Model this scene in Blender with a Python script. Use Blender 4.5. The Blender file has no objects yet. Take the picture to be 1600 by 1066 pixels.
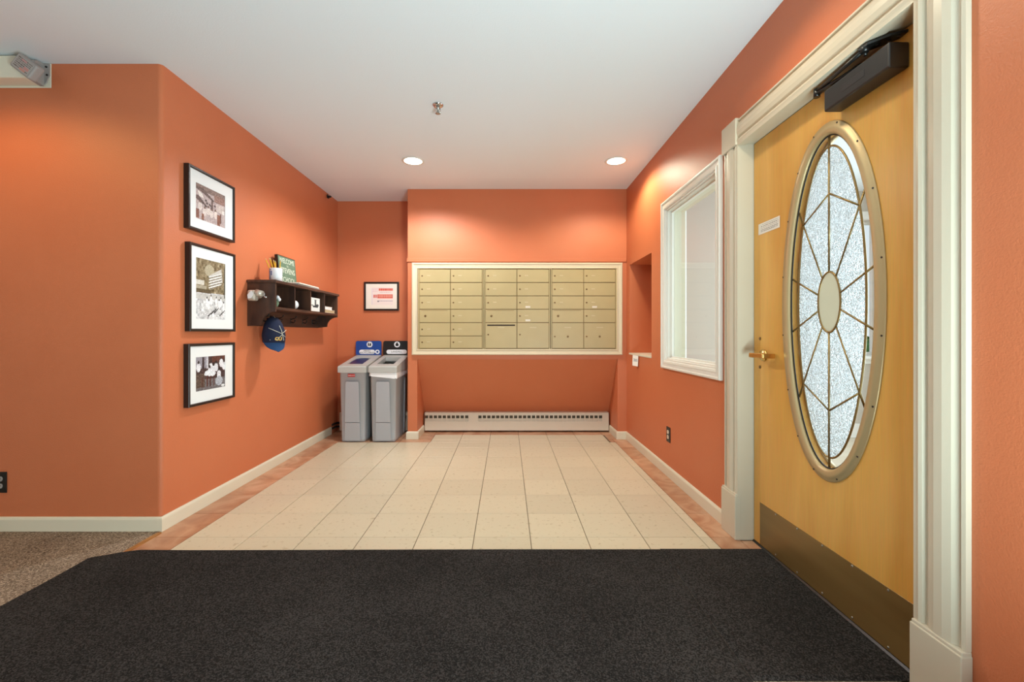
import bpy, bmesh, math, random
import numpy as np
from mathutils import Vector, Matrix

random.seed(7)
SC = bpy.context.scene
COL = SC.collection
PI = math.pi


def lin(r, g, b):
    f = lambda c: (c / 255 / 12.92) if c / 255 <= 0.04045 else ((c / 255 + 0.055) / 1.055) ** 2.4
    return (f(r), f(g), f(b), 1.0)


# ------------------------------------------------------------------ camera
H = 1.10                      # eye height
cam_d = bpy.data.cameras.new('camera')
cam_d.sensor_fit = 'HORIZONTAL'
cam_d.sensor_width = 36.0
cam_d.lens = 674 / 1600 * 36.0
cam_d.shift_x = 8 / 1600
cam_d.shift_y = -12 / 1600
cam_d.clip_start = 0.02
cam = bpy.data.objects.new('camera', cam_d)
cam.location = (0, 0, H)
cam.rotation_euler = (PI / 2, 0, 0)
COL.objects.link(cam)
SC.camera = cam

# ------------------------------------------------------------------ world, lights, exposure
SC.view_settings.view_transform = 'Standard'
SC.view_settings.look = 'None'
SC.view_settings.gamma = 1.0
SC.view_settings.use_curve_mapping = False
SC.view_settings.exposure = 0.0

W = bpy.data.worlds.new('world')
SC.world = W
W.use_nodes = True
wn = W.node_tree
wn.nodes.clear()
_o = wn.nodes.new('ShaderNodeOutputWorld')
_b = wn.nodes.new('ShaderNodeBackground')
_b.inputs['Color'].default_value = (0.90, 0.95, 1.0, 1)
_b.inputs['Strength'].default_value = 1.0
wn.links.new(_b.outputs[0], _o.inputs[0])

CEIL = 2.60
WARM = (1.0, 0.97, 0.90)
COOL = (0.90, 0.95, 1.0)


def area(name, loc, rot, sx, sy, power, color):
    d = bpy.data.lights.new(name, 'AREA')
    d.shape = 'RECTANGLE'
    d.size, d.size_y = sx, sy
    d.energy = power
    d.color = color
    o = bpy.data.objects.new(name, d)
    o.location = loc
    o.rotation_euler = rot
    COL.objects.link(o)
    return o


def spot(name, loc, power, angle=156, blend=0.45, color=WARM, radius=0.09):
    d = bpy.data.lights.new(name, 'SPOT')
    d.energy = power
    d.color = color
    d.spot_size = math.radians(angle)
    d.spot_blend = blend
    d.shadow_soft_size = radius
    o = bpy.data.objects.new(name, d)
    o.location = loc
    COL.objects.link(o)
    return o


# fill light added out of view to brighten the ceiling and left wall
area('added_fill', (0.98, -0.15, 0.60), Vector((-0.52, 0.36, 0.77)).to_track_quat('-Z', 'Y').to_euler(), 0.5, 1.5, 130, (0.72, 0.96, 1.0))
# the vestibule: an added unseen ceiling fill and daylight from the glazed entrance
area('vestibule_fill', (2.7, 2.6, CEIL - 0.02), (0, 0, 0), 1.6, 1.6, 4, COOL)
area('vestibule_daylight', (4.25, 2.4, 1.25), (0, PI / 2, 0), 2.2, 3.0, 115, (0.72, 0.93, 1.0))
# ceiling downlights: the two in view, then the ones of the hall outside the frame
spot('downlight_beam', (-0.815, 3.75, CEIL - 0.012), 156, color=(0.98, 1.0, 1.0))
spot('downlight_beam', (0.95, 3.75, CEIL - 0.012), 66, color=(1.0, 0.98, 0.75))
spot('hall_beam', (-2.75, 1.72, CEIL - 0.012), 40, color=(1.0, 0.62, 0.22))
spot('hall_beam', (-0.80, 1.4, CEIL - 0.012), 10, color=(1.0, 0.85, 0.7))
spot('hall_beam', (0.72, 1.72, CEIL - 0.012), 28, color=(1.0, 0.86, 0.62))


# ------------------------------------------------------------------ materials
MATS = {}


def mat(name, col, rough=0.5, metal=0.0, bump=0.0, bscale=200.0, var=None, vscale=6.0, vstretch=(1, 1, 1),
        spec=0.5, emit=0.0, coat=0.0, detail=4.0):
    m = bpy.data.materials.new(name)
    m.use_nodes = True
    nt = m.node_tree
    p = nt.nodes['Principled BSDF']
    p.inputs['Base Color'].default_value = col
    p.inputs['Roughness'].default_value = rough
    p.inputs['Metallic'].default_value = metal
    p.inputs['Specular IOR Level'].default_value = spec
    p.inputs['Coat Weight'].default_value = coat
    tc = nt.nodes.new('ShaderNodeTexCoord')
    if var is not None:
        mp = nt.nodes.new('ShaderNodeMapping')
        mp.inputs['Scale'].default_value = vstretch
        nt.links.new(tc.outputs['Object'], mp.inputs['Vector'])
        n = nt.nodes.new('ShaderNodeTexNoise')
        n.inputs['Scale'].default_value = vscale
        n.inputs['Detail'].default_value = detail
        nt.links.new(mp.outputs[0], n.inputs['Vector'])
        r = nt.nodes.new('ShaderNodeValToRGB')
        r.color_ramp.elements[0].position = 0.35
        r.color_ramp.elements[1].position = 0.65
        r.color_ramp.elements[0].color = col
        r.color_ramp.elements[1].color = var
        nt.links.new(n.outputs['Fac'], r.inputs['Fac'])
        nt.links.new(r.outputs['Color'], p.inputs['Base Color'])
    if bump > 0:
        n2 = nt.nodes.new('ShaderNodeTexNoise')
        n2.inputs['Scale'].default_value = bscale
        n2.inputs['Detail'].default_value = 2.0
        nt.links.new(tc.outputs['Object'], n2.inputs['Vector'])
        bm_ = nt.nodes.new('ShaderNodeBump')
        bm_.inputs['Strength'].default_value = bump
        bm_.inputs['Distance'].default_value = 0.002
        nt.links.new(n2.outputs['Fac'], bm_.inputs['Height'])
        nt.links.new(bm_.outputs['Normal'], p.inputs['Normal'])
    if emit > 0:
        p.inputs['Emission Color'].default_value = col
        p.inputs['Emission Strength'].default_value = emit
    MATS[name] = m
    return m


M_WALL = mat('orange_wall_paint', lin(206, 118, 78), 0.46, bump=0.55, bscale=190, spec=0.4, var=lin(203, 114, 74), vscale=2.0)
M_CEIL = mat('ceiling_paint', lin(231, 236, 240), 0.8, bump=0.25, bscale=120)
M_BASE = mat('cream_baseboard_paint', lin(226, 217, 194), 0.4)
M_TRIM = mat('cream_trim_paint', lin(206, 194, 172), 0.34)
M_WTRIM = mat('white_window_paint', lin(232, 228, 218), 0.35)
M_MTRIM = mat('ivory_mailbox_moulding', lin(218, 202, 172), 0.45)
M_TAN = mat('tan_mailbox_enamel', lin(178, 158, 112), 0.4, var=lin(184, 164, 118), vscale=3)
M_TAN2 = mat('tan_mailbox_frame', lin(132, 106, 62), 0.5)
M_TAG = mat('mailbox_number_tag', lin(194, 176, 136), 0.4)
M_STICK = mat('white_sticker', lin(216, 206, 190), 0.5)
M_DARK = mat('dark_gap', lin(40, 28, 18), 0.8)
M_LOCK = mat('brown_lock_metal', lin(120, 92, 58), 0.35, metal=0.7)
M_GROUT = mat('tile_joint', lin(120, 104, 80), 0.9)
M_BLACK = mat('black_plastic', lin(24, 23, 22), 0.35)
M_FRAME = mat('black_frame_wood', lin(34, 26, 22), 0.32)
M_MATBOARD = mat('white_matboard', lin(236, 238, 238), 0.7)
M_BINGREY = mat('grey_bin_plastic', lin(172, 174, 178), 0.45, bump=0.1, bscale=400)
M_BINLID = mat('grey_lid_plastic', lin(186, 186, 180), 0.42)
M_BLUE = mat('blue_sign_plastic', lin(24, 72, 150), 0.4)
M_BLUEDK = mat('dark_blue_insert', lin(24, 38, 88), 0.4)
M_WHITE = mat('white_print', lin(240, 240, 240), 0.5)
M_BAG = mat('white_bin_liner', lin(240, 240, 240), 0.35, bump=0.6, bscale=60)
M_RED = mat('red_tag', lin(178, 44, 38), 0.4)
M_HEAT = mat('heater_enamel', lin(220, 205, 185), 0.4)
M_HEATIN = mat('heater_inside', lin(118, 100, 78), 0.6)
M_CHROME = mat('chrome', lin(205, 205, 205), 0.18, metal=1.0)
M_STEEL = mat('brushed_steel', lin(180, 178, 172), 0.35, metal=0.9)
M_BRASS = mat('polished_brass', lin(214, 178, 110), 0.22, metal=1.0)
M_BRONZE = mat('satin_bronze_rim', lin(192, 166, 122), 0.42, metal=0.4)
M_CAME = mat('brass_came', lin(150, 124, 76), 0.35, metal=0.8)
M_CLOSER = mat('dark_bronze_closer', lin(46, 40, 36), 0.3, metal=0.3)
M_YEL = mat('pencil_yellow', lin(228, 180, 50), 0.4)
M_PWOOD = mat('pencil_wood', lin(226, 190, 140), 0.6)
M_CUP = mat('white_glazed_mug', lin(232, 236, 240), 0.2)
M_CUPBLUE = mat('mug_blue_print', lin(110, 130, 175), 0.3)
M_CHALK = mat('green_chalkboard', lin(98, 122, 98), 0.8, var=lin(112, 132, 108), vscale=25)
M_CHALKTXT = mat('chalk_white', lin(216, 222, 204), 0.9)
M_PAPER = mat('paper', lin(238, 228, 214), 0.7)
M_NAVY = mat('navy_cap_cloth', lin(17, 28, 58), 0.85, bump=0.5, bscale=700)
M_NAVY2 = mat('blue_brim_cloth', lin(26, 66, 112), 0.8, bump=0.5, bscale=700)
M_CORD = mat('pale_cord', lin(206, 206, 190), 0.7)
M_GOLD = mat('gold_embroidery', lin(222, 180, 90), 0.6)
M_GLASSCUP = mat('shiny_sharpener_metal', lin(206, 198, 184), 0.3, metal=0.45)
M_FIX = mat('ivory_fixture', lin(232, 226, 204), 0.4)
M_FIXGREY = mat('grey_fixture_plastic', lin(158, 152, 148), 0.4)
M_VWALL = mat('vestibule_beige_paint', lin(198, 190, 178), 0.6)
M_VTRIM = mat('vestibule_white_trim', lin(236, 234, 228), 0.4)
M_VFLOOR = mat('vestibule_floor', lin(214, 200, 180), 0.4, var=lin(205, 190, 168), vscale=8)
M_STRIP = mat('oak_edge_strip', lin(176, 122, 66), 0.4, var=lin(150, 98, 50), vscale=30, vstretch=(4, 0.4, 1))
M_HEDGE = mat('hedge_leaf', lin(96, 140, 66), 0.7, var=lin(60, 104, 42), vscale=20)
M_GRASS = mat('lawn', lin(130, 150, 90), 0.9, var=lin(110, 130, 70), vscale=5)
M_REAR = mat('rear_hall_paint', lin(225, 215, 200), 0.7)  # unseen walls, kept pale to lessen the orange cast of bounced light
M_KICK = mat('bronze_kick_plate', lin(140, 112, 66), 0.34, metal=0.35, var=lin(124, 96, 54), vscale=3,
             vstretch=(1, 0.3, 3))
M_SHELF = mat('dark_walnut_stain', lin(84, 54, 38), 0.5, var=lin(52, 32, 24), vscale=14, vstretch=(1.2, 1.2, 0.25),
              bump=0.2, bscale=80)
M_SHELFH = mat('dark_walnut_board', lin(92, 60, 44), 0.5, var=lin(60, 38, 28), vscale=14, vstretch=(2, 0.25, 2),
               bump=0.2, bscale=80)


def tile_mat(name, c1, c2, c3, streak):
    m = mat(name, c1, 0.34)
    nt = m.node_tree
    p = nt.nodes['Principled BSDF']
    geo = nt.nodes.new('ShaderNodeNewGeometry')
    inf = nt.nodes.new('ShaderNodeObjectInfo')
    n = nt.nodes.new('ShaderNodeTexNoise')
    n.inputs['Scale'].default_value = 5.0 if streak else 42.0
    n.inputs['Detail'].default_value = 5.0
    n.inputs['Distortion'].default_value = 1.5 if streak else 0.4
    nt.links.new(geo.outputs['Position'], n.inputs['Vector'])
    r = nt.nodes.new('ShaderNodeValToRGB')
    e = r.color_ramp.elements
    e[0].position, e[0].color = (0.30, c2)
    e[1].position, e[1].color = (0.50 if streak else 0.40, c1)
    if streak:
        e3 = r.color_ramp.elements.new(0.7)
        e3.color = c3
    nt.links.new(n.outputs['Fac'], r.inputs['Fac'])
    hsv = nt.nodes.new('ShaderNodeHueSaturation')
    mr = nt.nodes.new('ShaderNodeMapRange')
    mr.inputs['To Min'].default_value = 0.95 if not streak else 0.86
    mr.inputs['To Max'].default_value = 1.03 if not streak else 1.12
    nt.links.new(inf.outputs['Random'], mr.inputs['Value'])
    nt.links.new(mr.outputs[0], hsv.inputs['Value'])
    nt.links.new(r.outputs['Color'], hsv.inputs['Color'])
    nt.links.new(hsv.outputs['Color'], p.inputs['Base Color'])
    return m


M_TILE = tile_mat('cream_floor_tile', lin(214, 203, 176), lin(192, 178, 146), None, False)
M_BORDER = tile_mat('terracotta_border_tile', lin(192, 142, 108), lin(172, 118, 86), lin(208, 166, 134), True)


def speckle(name, cols, scale, rough, bump):
    m = mat(name, cols[0], rough, spec=0.1)
    nt = m.node_tree
    p = nt.nodes['Principled BSDF']
    tc = nt.nodes.new('ShaderNodeTexCoord')
    v = nt.nodes.new('ShaderNodeTexVoronoi')
    v.inputs['Scale'].default_value = scale
    nt.links.new(tc.outputs['Object'], v.inputs['Vector'])
    s = nt.nodes.new('ShaderNodeSeparateColor')
    nt.links.new(v.outputs['Color'], s.inputs[0])
    n0 = nt.nodes.new('ShaderNodeTexNoise')
    n0.inputs['Scale'].default_value = 2.2
    n0.inputs['Detail'].default_value = 4
    nt.links.new(tc.outputs['Object'], n0.inputs['Vector'])
    ad = nt.nodes.new('ShaderNodeMath')
    ad.operation = 'MULTIPLY_ADD'
    ad.inputs[1].default_value = 0.8
    nt.links.new(n0.outputs['Fac'], ad.inputs[0])
    sb = nt.nodes.new('ShaderNodeMath')
    sb.operation = 'SUBTRACT'
    sb.inputs[1].default_value = 0.4
    nt.links.new(s.outputs[0], sb.inputs[0])
    nt.links.new(sb.outputs[0], ad.inputs[2])
    r = nt.nodes.new('ShaderNodeValToRGB')
    r.color_ramp.interpolation = 'LINEAR'
    r.color_ramp.elements[0].color = cols[0]
    r.color_ramp.elements[0].position = 0.1
    r.color_ramp.elements[1].color = cols[-1]
    r.color_ramp.elements[1].position = 0.95
    for i, c in enumerate(cols[1:-1]):
        el = r.color_ramp.elements.new(0.1 + 0.85 * (i + 1) / (len(cols) - 1))
        el.color = c
    nt.links.new(ad.outputs[0], r.inputs['Fac'])
    nt.links.new(r.outputs['Color'], p.inputs['Base Color'])
    bp = nt.nodes.new('ShaderNodeBump')
    bp.inputs['Strength'].default_value = bump
    bp.inputs['Distance'].default_value = 0.004
    nt.links.new(s.outputs[1], bp.inputs['Height'])
    nt.links.new(bp.outputs['Normal'], p.inputs['Normal'])
    return m


M_CARPET = speckle('speckled_brown_carpet', [lin(96, 82, 68), lin(152, 134, 114), lin(128, 114, 102), lin(190, 172, 150)],
                   220, 0.95, 0.7)
M_MAT = speckle('black_mat_pile', [lin(30, 28, 27), lin(46, 43, 41), lin(70, 66, 64)], 260, 0.95, 0.9)
M_MATEDGE = mat('black_mat_rubber', lin(34, 32, 32), 0.7)


def door_wood():
    m = mat('honey_birch_veneer', lin(206, 152, 82), 0.33, spec=0.5)
    nt = m.node_tree
    p = nt.nodes['Principled BSDF']
    tc = nt.nodes.new('ShaderNodeTexCoord')
    mp = nt.nodes.new('ShaderNodeMapping')
    mp.inputs['Scale'].default_value = (3.0, 3.0, 0.55)
    nt.links.new(tc.outputs['Object'], mp.inputs['Vector'])
    n = nt.nodes.new('ShaderNodeTexNoise')
    n.inputs['Scale'].default_value = 2.2
    n.inputs['Detail'].default_value = 6
    n.inputs['Distortion'].default_value = 1.2
    nt.links.new(mp.outputs[0], n.inputs['Vector'])
    r = nt.nodes.new('ShaderNodeValToRGB')
    r.color_ramp.elements[0].position, r.color_ramp.elements[0].color = 0.3, lin(226, 164, 74)
    r.color_ramp.elements[1].position, r.color_ramp.elements[1].color = 0.7, lin(240, 184, 94)
    nt.links.new(n.outputs['Fac'], r.inputs['Fac'])
    mp2 = nt.nodes.new('ShaderNodeMapping')
    mp2.inputs['Scale'].default_value = (60, 60, 2.0)
    nt.links.new(tc.outputs['Object'], mp2.inputs['Vector'])
    n2 = nt.nodes.new('ShaderNodeTexNoise')
    n2.inputs['Scale'].default_value = 3
    n2.inputs['Detail'].default_value = 3
    nt.links.new(mp2.outputs[0], n2.inputs['Vector'])
    mx = nt.nodes.new('ShaderNodeMix')
    mx.data_type = 'RGBA'
    mx.blend_type = 'MULTIPLY'
    mx.inputs['Factor'].default_value = 0.22
    nt.links.new(r.outputs['Color'], mx.inputs['A'])
    nt.links.new(n2.outputs['Color'], mx.inputs['B'])
    nt.links.new(mx.outputs['Result'], p.inputs['Base Color'])
    return m


M_DOOR = door_wood()


def clear_glass(name, tint, refl_rough=0.02):
    m = bpy.data.materials.new(name)
    m.use_nodes = True
    nt = m.node_tree
    nt.nodes.clear()
    o = nt.nodes.new('ShaderNodeOutputMaterial')
    t = nt.nodes.new('ShaderNodeBsdfTransparent')
    t.inputs['Color'].default_value = tint
    g = nt.nodes.new('ShaderNodeBsdfGlossy')
    g.inputs['Roughness'].default_value = refl_rough
    fr = nt.nodes.new('ShaderNodeFresnel')
    fr.inputs['IOR'].default_value = 1.45
    mx = nt.nodes.new('ShaderNodeMixShader')
    ge = nt.nodes.new('ShaderNodeNewGeometry')      # only the outer surface reflects
    inv = nt.nodes.new('ShaderNodeMath')
    inv.operation = 'SUBTRACT'
    inv.inputs[0].default_value = 1.0
    nt.links.new(ge.outputs['Backfacing'], inv.inputs[1])
    mu = nt.nodes.new('ShaderNodeMath')
    mu.operation = 'MULTIPLY'
    nt.links.new(fr.outputs[0], mu.inputs[0])
    nt.links.new(inv.outputs[0], mu.inputs[1])
    nt.links.new(mu.outputs[0], mx.inputs[0])
    nt.links.new(t.outputs[0], mx.inputs[1])
    nt.links.new(g.outputs[0], mx.inputs[2])
    nt.links.new(mx.outputs[0], o.inputs[0])
    return m


def textured_glass(name, col, trans, scale, bump):
    """obscure glass: a ripple-bumped refraction plus a translucent share"""
    m = bpy.data.materials.new(name)
    m.use_nodes = True
    nt = m.node_tree
    nt.nodes.clear()
    o = nt.nodes.new('ShaderNodeOutputMaterial')
    tc = nt.nodes.new('ShaderNodeTexCoord')
    n = nt.nodes.new('ShaderNodeTexNoise')
    n.inputs['Scale'].default_value = scale
    n.inputs['Detail'].default_value = 2
    n.inputs['Distortion'].default_value = 2.5
    nt.links.new(tc.outputs['Object'], n.inputs['Vector'])
    bp = nt.nodes.new('ShaderNodeBump')
    bp.inputs['Strength'].default_value = bump
    bp.inputs['Distance'].default_value = 0.01
    nt.links.new(n.outputs['Fac'], bp.inputs['Height'])
    rf = nt.nodes.new('ShaderNodeBsdfRefraction')
    rf.inputs['Color'].default_value = col
    rf.inputs['Roughness'].default_value = 0.10
    rf.inputs['IOR'].default_value = 1.3
    nt.links.new(bp.outputs[0], rf.inputs['Normal'])
    tl = nt.nodes.new('ShaderNodeBsdfTranslucent')
    tl.inputs['Color'].default_value = col
    df = nt.nodes.new('ShaderNodeBsdfDiffuse')
    df.inputs['Color'].default_value = lin(200, 204, 206)
    nt.links.new(bp.outputs[0], df.inputs['Normal'])
    gl = nt.nodes.new('ShaderNodeBsdfGlossy')
    gl.inputs['Roughness'].default_value = 0.15
    nt.links.new(bp.outputs[0], gl.inputs['Normal'])
    m1 = nt.nodes.new('ShaderNodeMixShader')
    m1.inputs[0].default_value = trans
    nt.links.new(rf.outputs[0], m1.inputs[1])
    nt.links.new(tl.outputs[0], m1.inputs[2])
    m2 = nt.nodes.new('ShaderNodeMixShader')
    m2.inputs[0].default_value = 0.12
    nt.links.new(m1.outputs[0], m2.inputs[1])
    nt.links.new(df.outputs[0], m2.inputs[2])
    m3 = nt.nodes.new('ShaderNodeMixShader')
    m3.inputs[0].default_value = 0.06
    nt.links.new(m2.outputs[0], m3.inputs[1])
    nt.links.new(gl.outputs[0], m3.inputs[2])
    nt.links.new(m3.outputs[0], o.inputs[0])
    return m


M_GLASS = clear_glass('clear_glass', (0.96, 0.98, 0.98, 1))
M_GLUE = textured_glass('gluechip_glass', (0.95, 0.97, 0.98, 1), 0.22, 75, 1.0)
M_FROST = textured_glass('frosted_smooth_glass', (0.66, 0.61, 0.50, 1), 0.85, 2, 0.02)
M_LENS = mat('lamp_diffuser', (1.0, 0.93, 0.82, 1), 0.5, emit=6.0)


# ------------------------------------------------------------------ mesh helpers
class MB:
    """collects geometry in world (or local) coordinates, then becomes one mesh object"""

    def __init__(self):
        self.v, self.f, self.s = [], [], []

    def add(self, verts, faces, smooth=False):
        k = len(self.v)
        self.v += [tuple(p) for p in verts]
        self.f += [tuple(i + k for i in f) for f in faces]
        self.s += [smooth] * len(faces)
        return self

    def box(self, x0, x1, y0, y1, z0, z1):
        x0, x1 = min(x0, x1), max(x0, x1)
        y0, y1 = min(y0, y1), max(y0, y1)
        z0, z1 = min(z0, z1), max(z0, z1)
        return self.add([(x0, y0, z0), (x1, y0, z0), (x1, y1, z0), (x0, y1, z0),
                         (x0, y0, z1), (x1, y0, z1), (x1, y1, z1), (x0, y1, z1)],
                        [(0, 3, 2, 1), (4, 5, 6, 7), (0, 1, 5, 4), (1, 2, 6, 5), (2, 3, 7, 6), (3, 0, 4, 7)])

    def rbox(self, x0, x1, y0, y1, z0, z1, r=0.003, seg=2, M=None):
        bm = bmesh.new()
        bmesh.ops.create_cube(bm, size=1.0)
        sx, sy, sz = abs(x1 - x0), abs(y1 - y0), abs(z1 - z0)
        cx, cy, cz = (x0 + x1) / 2, (y0 + y1) / 2, (z0 + z1) / 2
        for v in bm.verts:
            v.co = Vector((v.co.x * sx + cx, v.co.y * sy + cy, v.co.z * sz + cz))
        r = min(r, 0.49 * min(sx, sy, sz))
        bmesh.ops.bevel(bm, geom=list(bm.edges), offset=r, segments=seg, affect='EDGES', profile=0.5)
        bm.verts.index_update()
        vs = [(M @ v.co) if M else v.co.copy() for v in bm.verts]
        fs = [tuple(l.vert.index for l in f.loops) for f in bm.faces]
        bm.free()
        return self.add(vs, fs)

    def prism(self, poly, fn, h0, h1, smooth=False):
        """poly: 2-D outline; fn(u, v, h) -> xyz"""
        n = len(poly)
        vs = [fn(u, v, h0) for u, v in poly] + [fn(u, v, h1) for u, v in poly]
        fs = [tuple(range(n))[::-1], tuple(range(n, 2 * n))]
        self.add(vs, fs)
        k = len(self.v) - 2 * n
        for i in range(n):
            j = (i + 1) % n
            self.f.append((k + i, k + j, k + n + j, k + n + i))
            self.s.append(smooth)
        return self

    def loft(self, rings, closed=True, caps=True, smooth=True):
        n = len(rings[0])
        vs = [p for r in rings for p in r]
        fs = []
        for a in range(len(rings) - 1):
            for i in range(n if closed else n - 1):
                j = (i + 1) % n
                fs.append((a * n + i, a * n + j, (a + 1) * n + j, (a + 1) * n + i))
        self.add(vs, fs, smooth)
        if caps and closed:
            k = len(self.v) - len(vs)
            self.f.append(tuple(k + i for i in range(n))[::-1])
            self.f.append(tuple(k + (len(rings) - 1) * n + i for i in range(n)))
            self.s += [False, False]
        return self

    def tube(self, pts, r, n=8, closed=False, smooth=True):
        pts = [Vector(p) for p in pts]
        rings = []
        m = len(pts)
        up0 = None
        for i in range(m):
            if closed:
                d = pts[(i + 1) % m] - pts[i - 1]
            else:
                d = pts[min(i + 1, m - 1)] - pts[max(i - 1, 0)]
            d.normalize()
            if up0 is None:
                up0 = Vector((0, 0, 1)) if abs(d.z) < 0.9 else Vector((1, 0, 0))
            a = d.cross(up0)
            if a.length < 1e-6:
                a = d.cross(Vector((0, 1, 0)))
            a.normalize()
            b = a.cross(d)
            b.normalize()
            up0 = b
            rr = r[i] if isinstance(r, (list, tuple)) else r
            rings.append([pts[i] + a * math.cos(2 * PI * k / n) * rr + b * math.sin(2 * PI * k / n) * rr for k in range(n)])
        if closed:
            rings.append(rings[0])
            return self.loft(rings, True, False, smooth)
        return self.loft(rings, True, True, smooth)

    def cyl(self, p0, p1, r, n=16, smooth=True):
        return self.tube([p0, p1], r, n, False, smooth)

    def lathe(self, prof, fn, n=24, smooth=True):
        """prof: [(radius, height)], fn(x, y, h) -> xyz"""
        rings = [[fn(r * math.cos(2 * PI * k / n), r * math.sin(2 * PI * k / n), h) for k in range(n)] for r, h in prof]
        return self.loft(rings, True, True, smooth)

    def build(self, name, m, parent=None, origin=None):
        me = bpy.data.meshes.new(name)
        vs = self.v
        if origin is not None:
            vs = [(p[0] - origin[0], p[1] - origin[1], p[2] - origin[2]) for p in vs]
        me.from_pydata([tuple(p) for p in vs], [], self.f)
        me.polygons.foreach_set('use_smooth', self.s)
        me.materials.append(m)
        bm = bmesh.new()
        bm.from_mesh(me)
        bmesh.ops.recalc_face_normals(bm, faces=bm.faces)
        bm.to_mesh(me)
        bm.free()
        me.update()
        o = bpy.data.objects.new(name, me)
        COL.objects.link(o)
        if parent is not None:
            o.parent = parent
        if origin is not None and parent is None:
            o.location = origin
        return o


def tag(o, label=None, cat=None, group=None, kind=None):
    if label:
        o['label'] = label
    if cat:
        o['category'] = cat
    if group:
        o['group'] = group
    if kind:
        o['kind'] = kind
    return o


def thing(name, label, cat, loc=(0, 0, 0), group=None, kind=None):
    o = bpy.data.objects.new(name, None)
    o.empty_display_size = 0.05
    o.location = loc
    COL.objects.link(o)
    return tag(o, label, cat, group, kind)


def struct(o, label=None, cat=None):
    return tag(o, label, cat, None, 'structure')


def wall_grid(mb, fn, us, vs, holes, h0, h1, edges=True):
    """slab with rectangular holes. fn(u,v,h); h0 front, h1 back. us/vs: outer limits; holes: (u0,u1,v0,v1)"""
    U = sorted(set(list(us) + [h[0] for h in holes] + [h[1] for h in holes]))
    V = sorted(set(list(vs) + [h[2] for h in holes] + [h[3] for h in holes]))
    U = [u for u in U if us[0] - 1e-9 <= u <= us[1] + 1e-9]
    V = [v for v in V if vs[0] - 1e-9 <= v <= vs[1] + 1e-9]

    def hole(i, j):
        if i < 0 or j < 0 or i >= len(U) - 1 or j >= len(V) - 1:
            return None
        uc, vc = (U[i] + U[i + 1]) / 2, (V[j] + V[j + 1]) / 2
        return any(a < uc < b and c < vc < d for a, b, c, d in holes)
    for i in range(len(U) - 1):
        for j in range(len(V) - 1):
            if hole(i, j):
                continue
            a, b, c, d = U[i], U[i + 1], V[j], V[j + 1]
            for h in (h0, h1):
                mb.add([fn(a, c, h), fn(b, c, h), fn(b, d, h), fn(a, d, h)], [(0, 1, 2, 3)])
            for (di, dj, p, q) in ((-1, 0, (a, c), (a, d)), (1, 0, (b, c), (b, d)), (0, -1, (a, c), (b, c)), (0, 1, (a, d), (b, d))):
                hh = hole(i + di, j + dj)
                if hh or (hh is None and edges):
                    mb.add([fn(p[0], p[1], h0), fn(q[0], q[1], h0), fn(q[0], q[1], h1), fn(p[0], p[1], h1)], [(0, 1, 2, 3)])
    return mb


def frame_sweep(mb, fn, u0, u1, v0, v1, prof):
    """mitred picture frame; prof: closed list of (inset, height); fn(u,v,h)"""
    n = len(prof)
    vs, fs = [], []
    for ins, h in prof:
        vs += [fn(u0 + ins, v0 + ins, h), fn(u1 - ins, v0 + ins, h), fn(u1 - ins, v1 - ins, h), fn(u0 + ins, v1 - ins, h)]
    for a in range(n):
        b = (a + 1) % n
        for k in range(4):
            l = (k + 1) % 4
            fs.append((a * 4 + k, a * 4 + l, b * 4 + l, b * 4 + k))
    return mb.add(vs, fs)


def text_mesh(name, body, size, org, right, up, m, parent=None, depth=0.0, align='CENTER', xs=1.0, bold=0.0, fit=None):
    cu = bpy.data.curves.new('txt', 'FONT')
    cu.body = body
    cu.size = size
    cu.align_x = align
    cu.align_y = 'CENTER'
    cu.extrude = depth
    cu.offset = bold
    cu.resolution_u = 3
    ob = bpy.data.objects.new('txt', cu)
    COL.objects.link(ob)
    dg = bpy.context.evaluated_depsgraph_get()
    me = bpy.data.meshes.new_from_object(ob.evaluated_get(dg))
    bpy.data.objects.remove(ob)
    bpy.data.curves.remove(cu)
    if fit:
        w_ = max(v.co.x for v in me.vertices) - min(v.co.x for v in me.vertices)
        xs = fit / w_
    R, Up, O = Vector(right).normalized(), Vector(up).normalized(), Vector(org)
    Nn = R.cross(Up)
    for v in me.vertices:
        v.co = O + R * v.co.x * xs + Up * v.co.y + Nn * v.co.z
    me.name = name
    me.materials.clear()
    me.materials.append(m)
    o = bpy.data.objects.new(name, me)
    COL.objects.link(o)
    if parent is not None:
        o.parent = parent
    return o


def print_material():
    m = bpy.data.materials.new('printed_paper')
    m.use_nodes = True
    nt = m.node_tree
    p = nt.nodes['Principled BSDF']
    p.inputs['Roughness'].default_value = 0.55
    a = nt.nodes.new('ShaderNodeVertexColor')
    a.layer_name = 'print'
    nt.links.new(a.outputs['Color'], p.inputs['Base Color'])
    return m


M_PRINT = print_material()


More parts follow.
